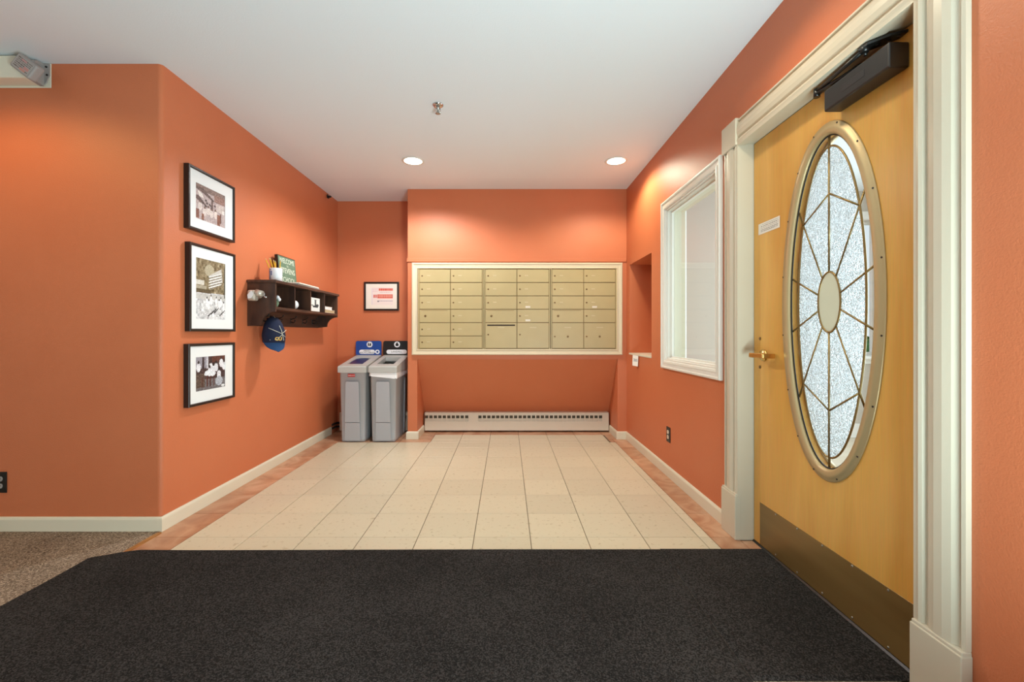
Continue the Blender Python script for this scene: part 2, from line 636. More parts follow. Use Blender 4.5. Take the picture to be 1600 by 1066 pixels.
def print_mesh(name, arr, fn, parent=None):
    """flat print (photograph, notice): arr is h x w x 3 sRGB 0..255, row 0 on top; fn(u, v) -> xyz"""
    h, w, _ = arr.shape
    vs = [tuple(fn(i / w, 1 - j / h)) for j in range(h + 1) for i in range(w + 1)]
    fs = [(j * (w + 1) + i, (j + 1) * (w + 1) + i, (j + 1) * (w + 1) + i + 1, j * (w + 1) + i + 1) for j in range(h) for i in range(w)]
    me = bpy.data.meshes.new(name)
    me.from_pydata(vs, [], fs)
    at = me.color_attributes.new('print', 'FLOAT_COLOR', 'CORNER')
    c = np.clip(arr.reshape(-1, 3) / 255.0, 0, 1)
    c = np.where(c <= 0.04045, c / 12.92, ((c + 0.055) / 1.055) ** 2.4)
    c4 = np.concatenate([c, np.ones((c.shape[0], 1))], axis=1)
    at.data.foreach_set('color', np.repeat(c4, 4, axis=0).astype(np.float32).ravel())
    me.materials.append(M_PRINT)
    o = bpy.data.objects.new(name, me)
    COL.objects.link(o)
    if parent is not None:
        o.parent = parent
    return o


class Raster:
    def __init__(self, w, h, bg, seed=1, noise=0):
        self.w, self.h = w, h
        self.a = np.zeros((h, w, 3)) + np.array(bg, float)
        self.rng = np.random.RandomState(seed)
        yy, xx = np.mgrid[0:h, 0:w]
        self.x, self.y = (xx + .5) / w, (yy + .5) / h

    def rect(self, x0, y0, x1, y1, c, al=1.0):
        m = (self.x >= x0) & (self.x < x1) & (self.y >= y0) & (self.y < y1)
        self.a[m] = self.a[m] * (1 - al) + np.array(c, float) * al
        return self

    def ell(self, cx, cy, rx, ry, c, al=1.0):
        m = ((self.x - cx) / rx) ** 2 + ((self.y - cy) / ry) ** 2 <= 1
        self.a[m] = self.a[m] * (1 - al) + np.array(c, float) * al
        return self

    def poly(self, pts, c, al=1.0):
        m = np.zeros((self.h, self.w), bool)
        n = len(pts)
        for i in range(n):
            x0, y0 = pts[i]
            x1, y1 = pts[(i + 1) % n]
            if y0 == y1:
                continue
            cond = (self.y >= min(y0, y1)) & (self.y < max(y0, y1))
            xi = x0 + (self.y - y0) * (x1 - x0) / (y1 - y0)
            m ^= cond & (self.x < xi)
        self.a[m] = self.a[m] * (1 - al) + np.array(c, float) * al
        return self

    def noise(self, amp, coarse=4):
        n = self.rng.randn(self.h // coarse + 2, self.w // coarse + 2)
        n = np.kron(n, np.ones((coarse, coarse)))[:self.h, :self.w]
        f = self.rng.randn(self.h, self.w)
        self.a += (n * 0.7 + f * 0.5)[..., None] * amp
        return self

    def lines(self, x0, y0, x1, y1, n, c, fill=0.5):
        """rows of tiny unreadable print"""
        for k in range(n):
            ya = y0 + (y1 - y0) * k / n
            yb = ya + (y1 - y0) / n * fill
            x = x0
            while x < x1:
                wd = self.rng.uniform(0.03, 0.09)
                self.rect(x, ya, min(x + wd, x1), yb, c)
                x += wd + 0.018
        return self


# ------------------------------------------------------------------ the setting
XR, XL = 1.245, -1.922        # right and left wall planes
YB, YR = 4.485, 4.898         # mailbox wall plane and the plane of the recess beside it
YH = 2.40                     # short hall wall plane
XH = -4.2
YREAR = -3.2
WT = 0.14                     # thickness of the right wall
XV = 4.0                      # vestibule far side
XRB = XR + WT

# floor bed and ceiling
floor = MB().box(XH, XV + .1, YREAR, 5.0, -0.12, -0.004).build('floor', M_GROUT)
struct(floor, 'tiled lobby floor of cream squares with terracotta border', 'floor')
ceil = MB().box(XH, XV + .1, YREAR, 5.0, CEIL, CEIL + 0.12).build('ceiling', M_CEIL)
struct(ceil, 'flat off-white textured ceiling with two recessed lights', 'ceiling')

# cream tiles
T = 0.3033
TX0, TXE0, TXE1 = -0.177, -1.712, 1.096      # a column line, left and right limits of the field
TY0 = 2.327
YF1 = 4.352                                   # the field ends here beside the piers
YF2 = 4.665                                   # ... and here in front of the heater
GX, GY = 0.0020, 0.0015
tile_id = 0


def tile(x0, x1, y0, y1, name, m):
    o = MB().rbox(x0 + GX, x1 - GX, y0 + GY, y1 - GY, -0.006, 0.0, 0.0009, 1).build(name, m, floor)
    return o


cols = [TX0 + T * k for k in range(-6, 6)]
xs = [TXE0] + [c for c in cols if TXE0 + 0.03 < c < TXE1 - 0.02] + [TXE1]
rows = [TY0 + 0.305 * k for k in range(-1, 9)]
ys = [r for r in rows if r < YF2 - 0.02]
XA0, XA1 = -0.775, 1.052                      # alcove tile limits
for i in range(len(xs) - 1):
    for j in range(len(ys)):
        y0 = ys[j]
        y1 = ys[j + 1] if j + 1 < len(ys) else YF2
        y1c = min(y1, YF1)
        if y1c - y0 > 0.02:
            tile(xs[i], xs[i + 1], y0, y1c, 'tile', M_TILE)
        if y1 > YF1 + 0.01:
            a, b = max(xs[i], XA0), min(xs[i + 1], XA1)
            if b - a > 0.02:
                tile(a, b, max(y0, YF1), y1, 'tile', M_TILE)
# terracotta border
bys = [r for r in rows if r < YR] + [YR - .002]
for j in range(len(bys) - 1):
    y0, y1 = bys[j], bys[j + 1]
    tile(XL + 0.006, TXE0, y0, y1, 'border_tile', M_BORDER)
    if y0 < YB - 0.02:
        tile(TXE1, XR - 0.004, y0, min(y1, YB - .003), 'border_tile', M_BORDER)
bx = [TXE0] + [c for c in cols if TXE0 + .03 < c < XA0 - .02] + [XA0]
for i in range(len(bx) - 1):
    tile(bx[i], bx[i + 1], YF1, YB - .003, 'border_tile', M_BORDER)
    if bx[i] < -1.05:
        tile(bx[i], min(bx[i + 1], -1.035), YB - .003, YR - .002, 'border_tile', M_BORDER)
tile(-0.928, XA0, YB - .003, YF2, 'border_tile', M_BORDER)
tile(XA1, TXE1, YF1, YB - .003, 'border_tile', M_BORDER)
tile(XA1, 1.147, YB - .003, YF2, 'border_tile', M_BORDER)
bx = [-0.928] + [c for c in cols if -0.9 < c < 1.12] + [1.147]
for i in range(len(bx) - 1):
    tile(bx[i], bx[i + 1], YF2, YR - .004, 'border_tile', M_BORDER)
# border continues at the door reveal
tile(XR - .004, XR + .072, 2.03, 2.288, 'border_tile', M_BORDER)

# carpet of the hall and the oak strip at its edge
cp = MB().box(XH + .01, -1.925, -3.1, YH - .004, -0.004, 0.003)
cp.box(-1.925, XR - .003, -3.1, 2.02, -0.004, 0.002)
struct(cp.build('floor_carpet', M_CARPET), 'speckled brown hall carpet left of the tiles', 'carpet')
st = MB().prism([(-1.924, 0.0), (-1.898, 0.0), (-1.900, 0.006), (-1.914, 0.009), (-1.924, 0.005)],
                lambda u, v, h: (u, h, v), 2.03, 2.372).build('trim_1', M_STRIP)
struct(st, 'thin oak edging strip between carpet and terracotta border', 'floor strip')

# left walls with a rounded outer corner
r = 0.022
cor = [(XL - r + r * math.sin(a), YH + r - r * math.cos(a)) for a in [PI / 2 * k / 6 for k in range(7)]]
poly = [(XL - r, YH + 0.14)] + cor + [(XL, 5.0), (XL - 0.14, 5.0), (XL - 0.14, YH + 0.14)]
wl = MB().prism(cor + [(XL, 5.0), (XL - 0.12, 5.0), (XL - 0.12, YH)][:2] + [(XL - 0.12, YH + 0.12)] + [(XL - r, YH + .12)],
                lambda u, v, h: (u, v, h), -0.004, CEIL).build('wall_left', M_WALL)
struct(wl, 'orange side wall behind the pictures and coat shelf', 'wall')
wh = MB().box(XH, XL - r, YH, YH + 0.12, -0.004, CEIL).build('wall_hall', M_WALL)
struct(wh, 'short orange wall facing the camera at the left edge', 'wall')
struct(MB().box(XL, -1.0, YR, YR + .1, -0.004, CEIL).build('wall_recess', M_WALL),
       'orange back wall of the narrow recess behind the bins', 'wall')

# mailbox wall with the mailbox opening and the alcove below
AX0, AX1, AZ = -0.932, 1.151, 0.834
MX0, MX1, MZ0, MZ1 = -0.923, 1.142, 0.926, 1.780
wb = MB()
fnY = lambda u, v, h: (u, h, v)
wall_grid(wb, fnY, (-1.031, XR), (-0.004, CEIL), [(MX0, MX1, MZ0, MZ1), (AX0, AX1, -0.004, AZ)], YB, YB + 0.05)
wb.box(-1.031, -0.99, YB + .05, YR, -0.004, CEIL)
wb.box(AX0 - .04, AX0, YB + .05, YR + .02, -0.004, AZ + .02)
wb.box(AX1, AX1 + .04, YB + .05, YR + .02, -0.004, AZ + .02)
wb.box(-.985, AX1 + .04, YB + .32, YR, AZ + .02, 1.86)
struct(wb.build('wall_back', M_WALL), 'orange far wall framing the mailboxes above the alcove', 'wall')
al = MB().prism([(YB + .052, AZ + .0), (YB + .012, AZ + .0), (YB + .012, AZ - .008), (YR - .004, 0.205), (YR - .004, -0.004), (YR + .05, -.004), (YR + .05, AZ)],
                lambda u, v, h: (h, u, v), AX0 + .0005, AX1 - .0005).build('wall_alcove', M_WALL)
struct(al, 'sloping orange panel of the alcove over the heater', 'wall')
lg = MB().rbox(-1.040, XR - .004, YB - 0.014, YB - 0.001, 1.842, 1.880, 0.003).build('trim_2', M_WALL)
struct(lg, 'orange painted ledge strip along the mailbox surround top', 'ledge')

# right wall: door, window and niche openings
DY0, DY1, DZ = 1.300, 2.292, 2.105
WY0, WY1, WZ0, WZ1 = 2.555, 3.360, 0.900, 2.055
NY0, NY1, NZ0, NZ1 = 3.713, 4.378, 0.885, 1.795
wr = MB()
fnX = lambda u, v, h: (h, u, v)
wall_grid(wr, fnX, (YREAR, 5.0), (-0.004, CEIL),
          [(DY0 - .02, DY1 + .02, -0.004, DZ + .02), (WY0, WY1, WZ0, WZ1), (NY0, NY1, NZ0, NZ1)], XR, XRB)
# niche box inside
NX = XR + 0.232
wr.box(XRB, NX + .01, NY1, NY1 + .02, NZ0 - .02, NZ1 + .02)
wr.box(XRB, NX + .01, NY0 - .01, NY0, NZ0 - .02, NZ1 + .02)
wr.box(XRB, NX, NY0, NY1, NZ1, NZ1 + .02)
wr.box(XRB, NX, NY0, NY1, NZ0 - .02, NZ0)
wr.box(NX, NX + .01, NY0, NY1, NZ0 - .02, NZ1 + .02)
struct(wr.build('wall_right', M_WALL), 'orange right-hand wall holding door, window and niche', 'wall')
sill = MB().rbox(XR - .008, NX - .002, NY0 + .001, NY1 - .001, NZ0 + .0005, NZ0 + .018, 0.003).build('trim_3', M_BASE)
struct(sill, 'cream sill board at the bottom of the wall niche', 'sill')

# rear and far-left walls of the hall (behind the camera)
rw = MB()
wall_grid(rw, fnY, (XH, XRB), (-0.004, CEIL), [(-3.6, 1.1, 0.5, 2.4)], YREAR, YREAR - .12)  # opening added out of view to let sky light in
struct(rw.build('wall_rear', M_REAR), 'pale wall behind the camera with a wide opening added for sky light', 'wall')
struct(MB().box(XH - .12, XH, YREAR, YH, -0.004, CEIL).build('wall_far_left', M_REAR), 'pale far end wall of the hall', 'wall')

# baseboards (rounded top)
BH, BT = 0.080, 0.014


def base_prof():
    return [(0.0005, 0.0), (BT, 0.0), (BT, BH - .014), (BT - .003, BH - .005), (BT - .008, BH), (0.0005, BH)]


def base_run(name, p0, p1, label, m0=0, m1=0):
    """skirting from p0 to p1, profile on the left of the run; m0/m1 lengthen (+1) or shorten (-1) the outer edge as a mitre"""
    a, b = Vector((p0[0], p0[1], 0)), Vector((p1[0], p1[1], 0))
    d = (b - a).normalized()
    nrm = Vector((-d.y, d.x, 0))
    pr = base_prof()
    v = [a + nrm * t - d * t * m0 + Vector((0, 0, z + .0005)) for t, z in pr] + [b + nrm * t + d * t * m1 + Vector((0, 0, z + .0005)) for t, z in pr]
    n = len(pr)
    f = [tuple(range(n))[::-1], tuple(range(n, 2 * n))] + [(i, (i + 1) % n, n + (i + 1) % n, n + i) for i in range(n)]
    return struct(MB().add(v, f).build(name, M_BASE), label, 'baseboard')


base_run('baseboard_hall', (XL, YH), (XH, YH), 'cream baseboard along the short left-hand hall wall', m0=1)
base_run('baseboard_left', (XL, 4.70), (XL, YH), 'cream baseboard under the pictures and coat shelf', m1=1)
base_run('baseboard_right', (XR, 2.447), (XR, YB), 'cream baseboard under the inner window and niche', m1=-1)
base_run('baseboard_pier_right', (XR, YB), (AX1, YB), 'short cream baseboard on the pier right of the heater', m0=-1, m1=1)
base_run('baseboard_alcove_right', (AX1, YB), (AX1, 4.795), 'cream baseboard inside the alcove, right side', m0=1)
base_run('baseboard_alcove_left', (AX0, 4.795), (AX0, YB), 'cream baseboard inside the alcove, left side', m1=1)
base_run('baseboard_pier_left', (AX0, YB), (-1.031, YB), 'short cream baseboard on the pier between bins and heater', m0=1, m1=1)
base_run('baseboard_near_right', (XR, -3.1), (XR, 1.155), 'cream baseboard right of the door near the camera')

# ------------------------------------------------------------------ vestibule behind the right wall
VZ = CEIL
VYB, VYF = 4.55, 0.5
struct(MB().box(XRB + .001, XV, VYF, VYB, -0.004, 0.0).build('floor_vestibule', M_VFLOOR), 'pale vestibule floor seen through the door glass', 'floor')
WNX0, WNX1, WNZ0, WNZ1 = 3.20, 3.93, 0.86, 2.30
vb = MB()
wall_grid(vb, fnY, (XRB, XV + .1), (0, CEIL), [(WNX0, WNX1, WNZ0, WNZ1)], VYB, VYB + .12)
struct(vb.build('wall_vestibule_back', M_VWALL), 'beige vestibule wall seen through the inner window', 'wall')
struct(MB().box(XRB, XV + .1, VYF - .1, VYF, 0, CEIL).build('wall_vestibule_front', M_VWALL), 'beige vestibule end wall', 'wall')
ve = MB()
wall_grid(ve, fnX, (VYF, VYB), (0, CEIL), [(0.9, 3.9, 0.05, 2.35)], XV, XV + .1)
struct(ve.build('wall_vestibule_outer', M_VWALL), 'outer vestibule wall with wide glazed entrance', 'wall')
struct(MB().rbox(XRB + .3, XV, VYB - .016, VYB - .001, 0.001, 0.15, 0.004).build('baseboard_vestibule', M_VTRIM), 'white baseboard in the vestibule seen through the door glass', 'baseboard')
w2 = thing('window_2', 'bright outside window of the vestibule seen through the door glass', 'window', kind='structure')
mb = MB()
frame_sweep(mb, fnY, WNX0 - .09, WNX1 + .06, WNZ0 - .08, WNZ1 + .08, [(0, VYB), (0, VYB - .02), (.08, VYB - .015), (.09, VYB)])
mb.build('window_casing', M_VTRIM, w2)
MB().rbox(WNX0 - .11, XV - .002, VYB - .07, VYB - .002, WNZ0 - .03, WNZ0, .005).build('window_sill', M_VTRIM, w2)
mb = MB()
frame_sweep(mb, fnY, WNX0, WNX1, WNZ0, WNZ1, [(0, VYB + .05), (0, VYB + .08), (.04, VYB + .08), (.04, VYB + .05)])
mb.build('sash', M_VTRIM, w2)
MB().box(WNX0 + .04, WNX1 - .04, VYB + .063, VYB + .067, WNZ0 + .04, WNZ1 - .04).build('window_pane', M_GLASS, w2)

# outside: lawn and a hedge
struct(MB().box(2.0, 14, 4.8, 22, -0.3, -0.2).build('ground', M_GRASS), 'lawn outside the vestibule window', 'ground')
hd = MB()
rr = random.Random(3)
for k in range(700):
    x, y, z = rr.uniform(3.6, 8.5), rr.uniform(6.6, 7.4), rr.uniform(-0.2, 1.15)
    a, b = rr.uniform(0, PI), rr.uniform(-.8, .8)
    d1 = Vector((math.cos(a), math.sin(a), b)).normalized() * .09
    d2 = d1.cross(Vector((rr.uniform(-1, 1), rr.uniform(-1, 1), 1))).normalized() * .05
    c = Vector((x, y, z))
    hd.add([c - d1, c + d2, c + d1, c - d2], [(0, 1, 2, 3)])
hd.box(3.6, 8.5, 6.8, 7.2, -0.2, 1.0)
hg = hd.build('hedge', M_HEDGE)
tag(hg, 'green hedge outside the vestibule window', 'hedge', kind='stuff')

# ------------------------------------------------------------------ inner window in the right wall
w1 = thing('window_1', 'white framed inner window beside the oval-glass door', 'window', kind='structure')
mb = MB()
prof = [(0.0, XR - .0005), (0.0, XR - .020), (.006, XR - .024), (.014, XR - .024), (.018, XR - .017), (.040, XR - .015), (.044, XR - .020),
        (.058, XR - .018), (.062, XR - .010), (.072, XR - .010), (.075, XR - .0005)]
frame_sweep(mb, fnX, 2.482, 3.433, 0.827, 2.128, prof)
mb.build('window_casing', M_WTRIM, w1)
mb = MB()   # reveal lining on the room side and glazing stops
frame_sweep(mb, fnX, WY0 + .0005, WY1 - .0005, WZ0 + .0005, WZ1 - .0005, [(0, XR - .0), (0, XR + .05), (.022, XR + .05), (.022, XR + .030), (.012, XR + .030), (.012, XR + .006), (.008, XR)])
mb.build('glazing_stop', M_WTRIM, w1)
mb = MB()
frame_sweep(mb, fnX, WY0 + .0005, WY1 - .0005, WZ0 + .0005, WZ1 - .0005, [(0, XR + .058), (0, XRB + .002), (.006, XRB + .002), (.006, XR + .058)])
mb.build('jamb_lining', M_BASE, w1)
mb = MB()
frame_sweep(mb, fnX, WY0 - .05, WY1 + .05, WZ0 - .05, WZ1 + .05, [(0, XRB + .0005), (0, XRB + .016), (.045, XRB + .016), (.05, XRB + .0005)])
mb.build('back_casing', M_VTRIM, w1)
MB().box(XR + .051, XR + .057, WY0 + .001, WY1 - .001, WZ0 + .001, WZ1 - .001).build('window_pane', M_GLASS, w1)
# ------------------------------------------------------------------ door casing
t6 = thing('trim_6', 'cream fluted casing around the oval-glass door', 'door casing', kind='structure')
CW = 0.145
cprof = [(0, 0.0005), (0, .016), (.010, .018), (.014, .010), (.022, .012), (.034, .021), (.055, .026), (.078, .026), (.098, .021),
         (.108, .013), (.114, .013), (.117, .021), (.126, .024), (.136, .021), (CW, .020), (CW, .0005)]


def leg_casing(y_in, sgn):
    poly = [(y_in + sgn * (CW - t), XR - p) for t, p in cprof]
    return MB().prism(poly, lambda u, v, h: (v, u, h), 0.2455, 2.1025)


leg_casing(DY1, 1).build('casing_leg', M_TRIM, t6)
leg_casing(DY0, -1).build('casing_leg', M_TRIM, t6)
hp = [(2.104 + (CW - t) * .93, XR - p) for t, p in cprof]
MB().prism(hp, lambda u, v, h: (v, h, u), DY0 + .0005, DY1 - .0005).build('casing_head', M_TRIM, t6)
for y0, y1 in ((DY1, DY1 + CW + .004), (DY0 - CW - .004, DY0)):
    MB().rbox(XR - .031, XR - .0005, y0, y1, 2.103, 2.246, .003).build('corner_block', M_TRIM, t6)
    mb = MB().rbox(XR - .033, XR - .0005, y0, y1, 0.0005, 0.235, .003)
    mb.rbox(XR - .029, XR - .0005, y0 + .002, y1 - .002, 0.232, 0.245, .003)
    mb.build('plinth_block', M_TRIM, t6)
XS = 1.311      # room-side face of the door slab
mb = MB().box(XR - .020, XRB + .01, DY1 + .0005, DY1 + .0195, 0.0005, DZ + .02)
mb.box(XS + .048, XRB + .01, DY1 - .012, DY1 + .0005, 0.0005, DZ)
mb.build('jamb', M_TRIM, t6)
mb = MB().box(XR - .020, XRB + .01, DY0 - .0195, DY0 - .0005, 0.0005, DZ + .02)
mb.box(XS + .048, XRB + .01, DY0 - .0005, DY0 + .012, 0.0005, DZ)
mb.build('jamb', M_TRIM, t6)
mb = MB().box(XR - .019, XRB + .01, DY0, DY1, DZ + .0005, DZ + .0195)
mb.box(XS + .048, XRB + .01, DY0, DY1, DZ - .012, DZ)
mb.box(XR - .02, XR + .018, DY0, DY1, DZ - .006, DZ)
mb.build('jamb_head', M_TRIM, t6)
MB().prism([(XS - .010, 0), (XS + .09, 0), (XS + .085, .007), (XS - .002, .007)], lambda u, v, h: (u, h, v), DY0 + .002, DY1 - .002).build('threshold', M_CLOSER, t6)

# ------------------------------------------------------------------ the door
CY, CZ = 1.767, 1.228                         # centre of the oval light
GA, GB = 0.235, 0.686                         # opening half axes
SY0, SY1, SZ0, SZ1 = DY0 + .004, DY1 - .005, 0.0085, DZ - .004
angs = sorted(set([2 * PI * k / 96 for k in range(96)] + [math.atan2(z - CZ, y - CY) % (2 * PI) for y in (SY0, SY1) for z in (SZ0, SZ1)]))
ell_p, rec_p = [], []
for a in angs:
    c, s = math.cos(a), math.sin(a)
    rr_ = 1 / math.sqrt((c / GA) ** 2 + (s / GB) ** 2)
    ell_p.append((CY + c * rr_, CZ + s * rr_))
    tmax = min([(SY1 - CY) / c if c > 1e-9 else 1e9, (SY0 - CY) / c if c < -1e-9 else 1e9,
                (SZ1 - CZ) / s if s > 1e-9 else 1e9, (SZ0 - CZ) / s if s < -1e-9 else 1e9])
    rec_p.append((CY + c * tmax, CZ + s * tmax))
XSB = XS + .045
rings = [[(XS, y, z) for y, z in ell_p], [(XS, y, z) for y, z in rec_p], [(XSB, y, z) for y, z in rec_p], [(XSB, y, z) for y, z in ell_p]]
rings.append(rings[0])
door = MB().loft(rings, True, False, False).build('door_1', M_DOOR)
struct(door, 'honey birch door with tall oval leaded glass and bronze kick plate', 'door')


def oval(a, b, n=96, x=0.0):
    return [(x, CY + a * math.cos(2 * PI * k / n), CZ + b * math.sin(2 * PI * k / n)) for k in range(n)]


def oval_ring(prof, n=96):
    """prof: closed list of (outward offset from the opening edge, x)"""
    rings = []
    for k in range(n):
        t = 2 * PI * k / n
        nx, nz = math.cos(t) / GA, math.sin(t) / GB
        l = math.hypot(nx, nz)
        nx, nz = nx / l, nz / l
        rings.append([(x, CY + GA * math.cos(t) + nx * d, CZ + GB * math.sin(t) + nz * d) for d, x in prof])
    rings.append(rings[0])
    return MB().loft(rings, True, False, True)


rim = oval_ring([(.046, XS - .0005), (.046, XS - .004), (.042, XS - .007), (.030, XS - .009), (.027, XS - .013), (.008, XS - .011), (.002, XS - .008),
                 (-.003, XS - .002), (-.004, XS + .004), (-.001, XS + .004), (-.001, XS - .0005)]).build('oval_rim', M_BRONZE, door)
mb = oval_ring([(-.0005, XS + .0045), (-.009, XS + .0045), (-.009, XS + .0075), (-.0005, XS + .0075)])
mb.build('rubber_gasket', M_BLACK, door)
oval_ring([(.046, XSB + .0005), (.046, XSB + .012), (.0, XSB + .016), (-.008, XSB - .01), (-.001, XSB - .01), (-.001, XSB + .0005)]).build('rear_rim', M_BRONZE, door)
for k in range(16):
    t = 2 * PI * (k + .5) / 16
    nx, nz = math.cos(t) / GA, math.sin(t) / GB
    l = math.hypot(nx, nz)
    y, z = CY + GA * math.cos(t) + nx / l * .037, CZ + GB * math.sin(t) + nz / l * .037
    MB().cyl((XS - .0095, y, z), (XS - .0075, y, z), .0036, 8).build('screw', M_CLOSER, rim)

XG = XS + .0085         # plane of the leaded glass
CA, CB = 0.183, 0.637   # came oval
KA, KB = 0.061, 0.124   # centre oval
OA, OB = GA - .004, GB - .004


def on_ell(a, b, dy, dz):
    """point of the oval (a,b) on the ray from the centre"""
    l = math.sqrt((dy / a) ** 2 + (dz / b) ** 2)
    return (dy / l, dz / l)


def arc(a, b, p, q, n=14):
    """points along oval (a,b) from p to q the short way"""
    t0, t1 = math.atan2(p[1] / b, p[0] / a), math.atan2(q[1] / b, q[0] / a)
    while t1 - t0 > PI:
        t1 -= 2 * PI
    while t1 - t0 < -PI:
        t1 += 2 * PI
    return [(a * math.cos(t0 + (t1 - t0) * k / n), b * math.sin(t0 + (t1 - t0) * k / n)) for k in range(n + 1)]


def ray_out(p, q, a, b):
    """continue the line p->q until the oval (a,b)"""
    d = (q[0] - p[0], q[1] - p[1])
    A = (d[0] / a) ** 2 + (d[1] / b) ** 2
    B = 2 * (p[0] * d[0] / a ** 2 + p[1] * d[1] / b ** 2)
    Cc = (p[0] / a) ** 2 + (p[1] / b) ** 2 - 1
    t = (-B + math.sqrt(B * B - 4 * A * Cc)) / (2 * A)
    return (p[0] + d[0] * t, p[1] + d[1] * t)


def mir(p, sy, sz):
    return (p[0] * sy, p[1] * sz)


S0 = on_ell(KA, KB, .035, .095)              # steep ray on the centre oval
S1 = ray_out(S0, (.152, .350), CA, CB)       # ... on the came oval
S2 = ray_out(S0, S1, OA, OB)
F0 = on_ell(KA, KB, .054, .030)              # flat ray
F1 = ray_out(F0, (.176, .094), CA, CB)
F2 = ray_out(F0, F1, OA, OB)
K0, K1, K2, V0 = (0, KB), (0, CB), (0, OB), (0, .445)


def pane(poly, name, m, th=0.003):
    # shrink a hair so panes do not touch
    cx, cz = sum(p[0] for p in poly) / len(poly), sum(p[1] for p in poly) / len(poly)
    poly = [(cx + (p[0] - cx) * .996, cz + (p[1] - cz) * .998) for p in poly]
    return MB().prism(poly, lambda u, v, h: (h, CY + u, CZ + v), XG, XG + th).build(name, m, door)


for sy in (1, -1):
    for sz in (1, -1):
        q = lambda *ps: [mir(p, sy, sz) for p in ps]
        pane(q(V0, S1) + [mir(p, sy, sz) for p in arc(CA, CB, S1, K1)[1:]], 'textured_pane', M_GLUE)
        pane([mir(p, sy, sz) for p in arc(KA, KB, K0, S0, 6)] + q(S1, V0), 'textured_pane', M_GLUE)
        pane([mir(p, sy, sz) for p in arc(KA, KB, S0, F0, 8)] + [mir(p, sy, sz) for p in arc(CA, CB, F1, S1)], 'textured_pane', M_GLUE)
        pane([mir(p, sy, sz) for p in arc(CA, CB, S1, K1)] + [mir(p, sy, sz) for p in arc(OA, OB, K2, S2)], 'bevelled_pane', M_GLASS)
        pane([mir(p, sy, sz) for p in arc(CA, CB, F1, S1)] + [mir(p, sy, sz) for p in arc(OA, OB, S2, F2)], 'bevelled_pane', M_GLASS)
    pane([mir(p, sy, 1) for p in arc(KA, KB, (F0[0], -F0[1]), F0, 8)] + [mir(p, sy, 1) for p in arc(CA, CB, F1, (F1[0], -F1[1]), 14)], 'textured_pane', M_GLUE)
    pane([mir(p, sy, 1) for p in arc(CA, CB, (F1[0], -F1[1]), F1, 14)] + [mir(p, sy, 1) for p in arc(OA, OB, F2, (F2[0], -F2[1]), 14)], 'bevelled_pane', M_GLASS)
pane([(KA * math.cos(2 * PI * k / 40), KB * math.sin(2 * PI * k / 40)) for k in range(40)], 'centre_pane', M_FROST)['label'] = 'plain cream oval pane in the middle of the glass'


def came(pts, closed=False, r_=.0042):
    P = [(XG + .0015, CY + p[0], CZ + p[1]) for p in pts]
    return MB().tube(P, r_, 6, closed).build('lead_came', M_CAME, door)


came([(CA * math.cos(2 * PI * k / 80), CB * math.sin(2 * PI * k / 80)) for k in range(80)], True)
came([(KA * math.cos(2 * PI * k / 48), KB * math.sin(2 * PI * k / 48)) for k in range(48)], True, .0048)
for sz in (1, -1):
    came([mir(K0, 1, sz), mir(K2, 1, sz)], False, .0048)
    for sy in (1, -1):
        came([mir(S0, sy, sz), mir(S2, sy, sz)])
        came([mir(F0, sy, sz), mir(F2, sy, sz)])
        came([mir(V0, sy, sz), mir(S1, sy, sz)])

# kick plate
kp = MB().rbox(XS - .0022, XS - .0004, SY0 + .006, 2.232, 0.0095, 0.226, .0006, 1).build('kick_plate', M_KICK, door)
for z in (.218, .022):
    for k in range(6):
        y = 2.10 - k * .155
        MB().lathe([(.0045, 0), (.004, .0015), (.0015, .0025)], lambda a, b, h: (XS - .0022 - h, y + a, z + b), 10).build('screw', M_STEEL, kp)

# lever handle
HY, HZ = 2.200, 0.988
hd_ = MB().lathe([(.031, 0), (.031, .004), (.027, .009), (.018, .012), (.013, .016), (.011, .05)], lambda a, b, h: (XS - .0004 - h, HY + a, HZ + b), 24).build('lever_handle', M_BRASS, door)
hd_['label'] = 'polished brass lever handle'
mb = MB().rbox(XS - .072, XS - .048, HY - .105, HY + .012, HZ - .011, HZ + .013, .004)
mb.rbox(XS - .070, XS - .008, HY - .108, HY - .088, HZ - .011, HZ + .013, .004)
mb.build('lever', M_BRASS, hd_)
for z in (HZ + .085, HZ - .062):
    MB().lathe([(.008, 0), (.0075, .003), (.004, .005)], lambda a, b, h: (XS - .0004 - h, 2.232 + a, z + b), 12).build('through_bolt', M_LOCK, door)

# door closer
cb = MB().rbox(1.243, XS - .0006, 1.402, 1.692, 1.966, 2.050, .006, 3).build('closer_body', M_CLOSER, door)
MB().rbox(1.2422, 1.2432, 1.50, 1.60, 1.995, 2.02, .0004, 1).build('closer_badge', M_FRAME, cb)
ar = MB()
ar.cyl((1.280, 1.56, 2.050), (1.280, 1.56, 2.072), .012)
ar.tube([(1.280, 1.56, 2.066), (1.262, 1.66, 2.068), (1.256, 1.748, 2.069)], [.011, .008, .010], 8)
ar.cyl((1.256, 1.748, 2.056), (1.256, 1.748, 2.090), .012)
ar.tube([(1.256, 1.748, 2.080), (1.246, 1.62, 2.081), (1.238, 1.50, 2.082)], [.009, .0065, .0075], 8)
ar.build('closer_arm', M_BLACK, door)
ar = MB().cyl((1.238, 1.492, 2.072), (1.238, 1.492, 2.096), .012)
ar.prism([(1.226, 1.505), (1.250, 1.515), (1.285, 1.475), (1.312, 1.44), (1.308, 1.405), (1.268, 1.425), (1.228, 1.47)], lambda u, v, h: (u, v, h), 2.084, 2.0925)
ar.cyl((1.246, 1.50, 2.066), (1.246, 1.50, 2.09), .006)
for p in ((1.296, 1.425), (1.285, 1.45), (1.262, 1.47)):
    ar.cyl((p[0], p[1], 2.080), (p[0], p[1], 2.085), .005, 8)
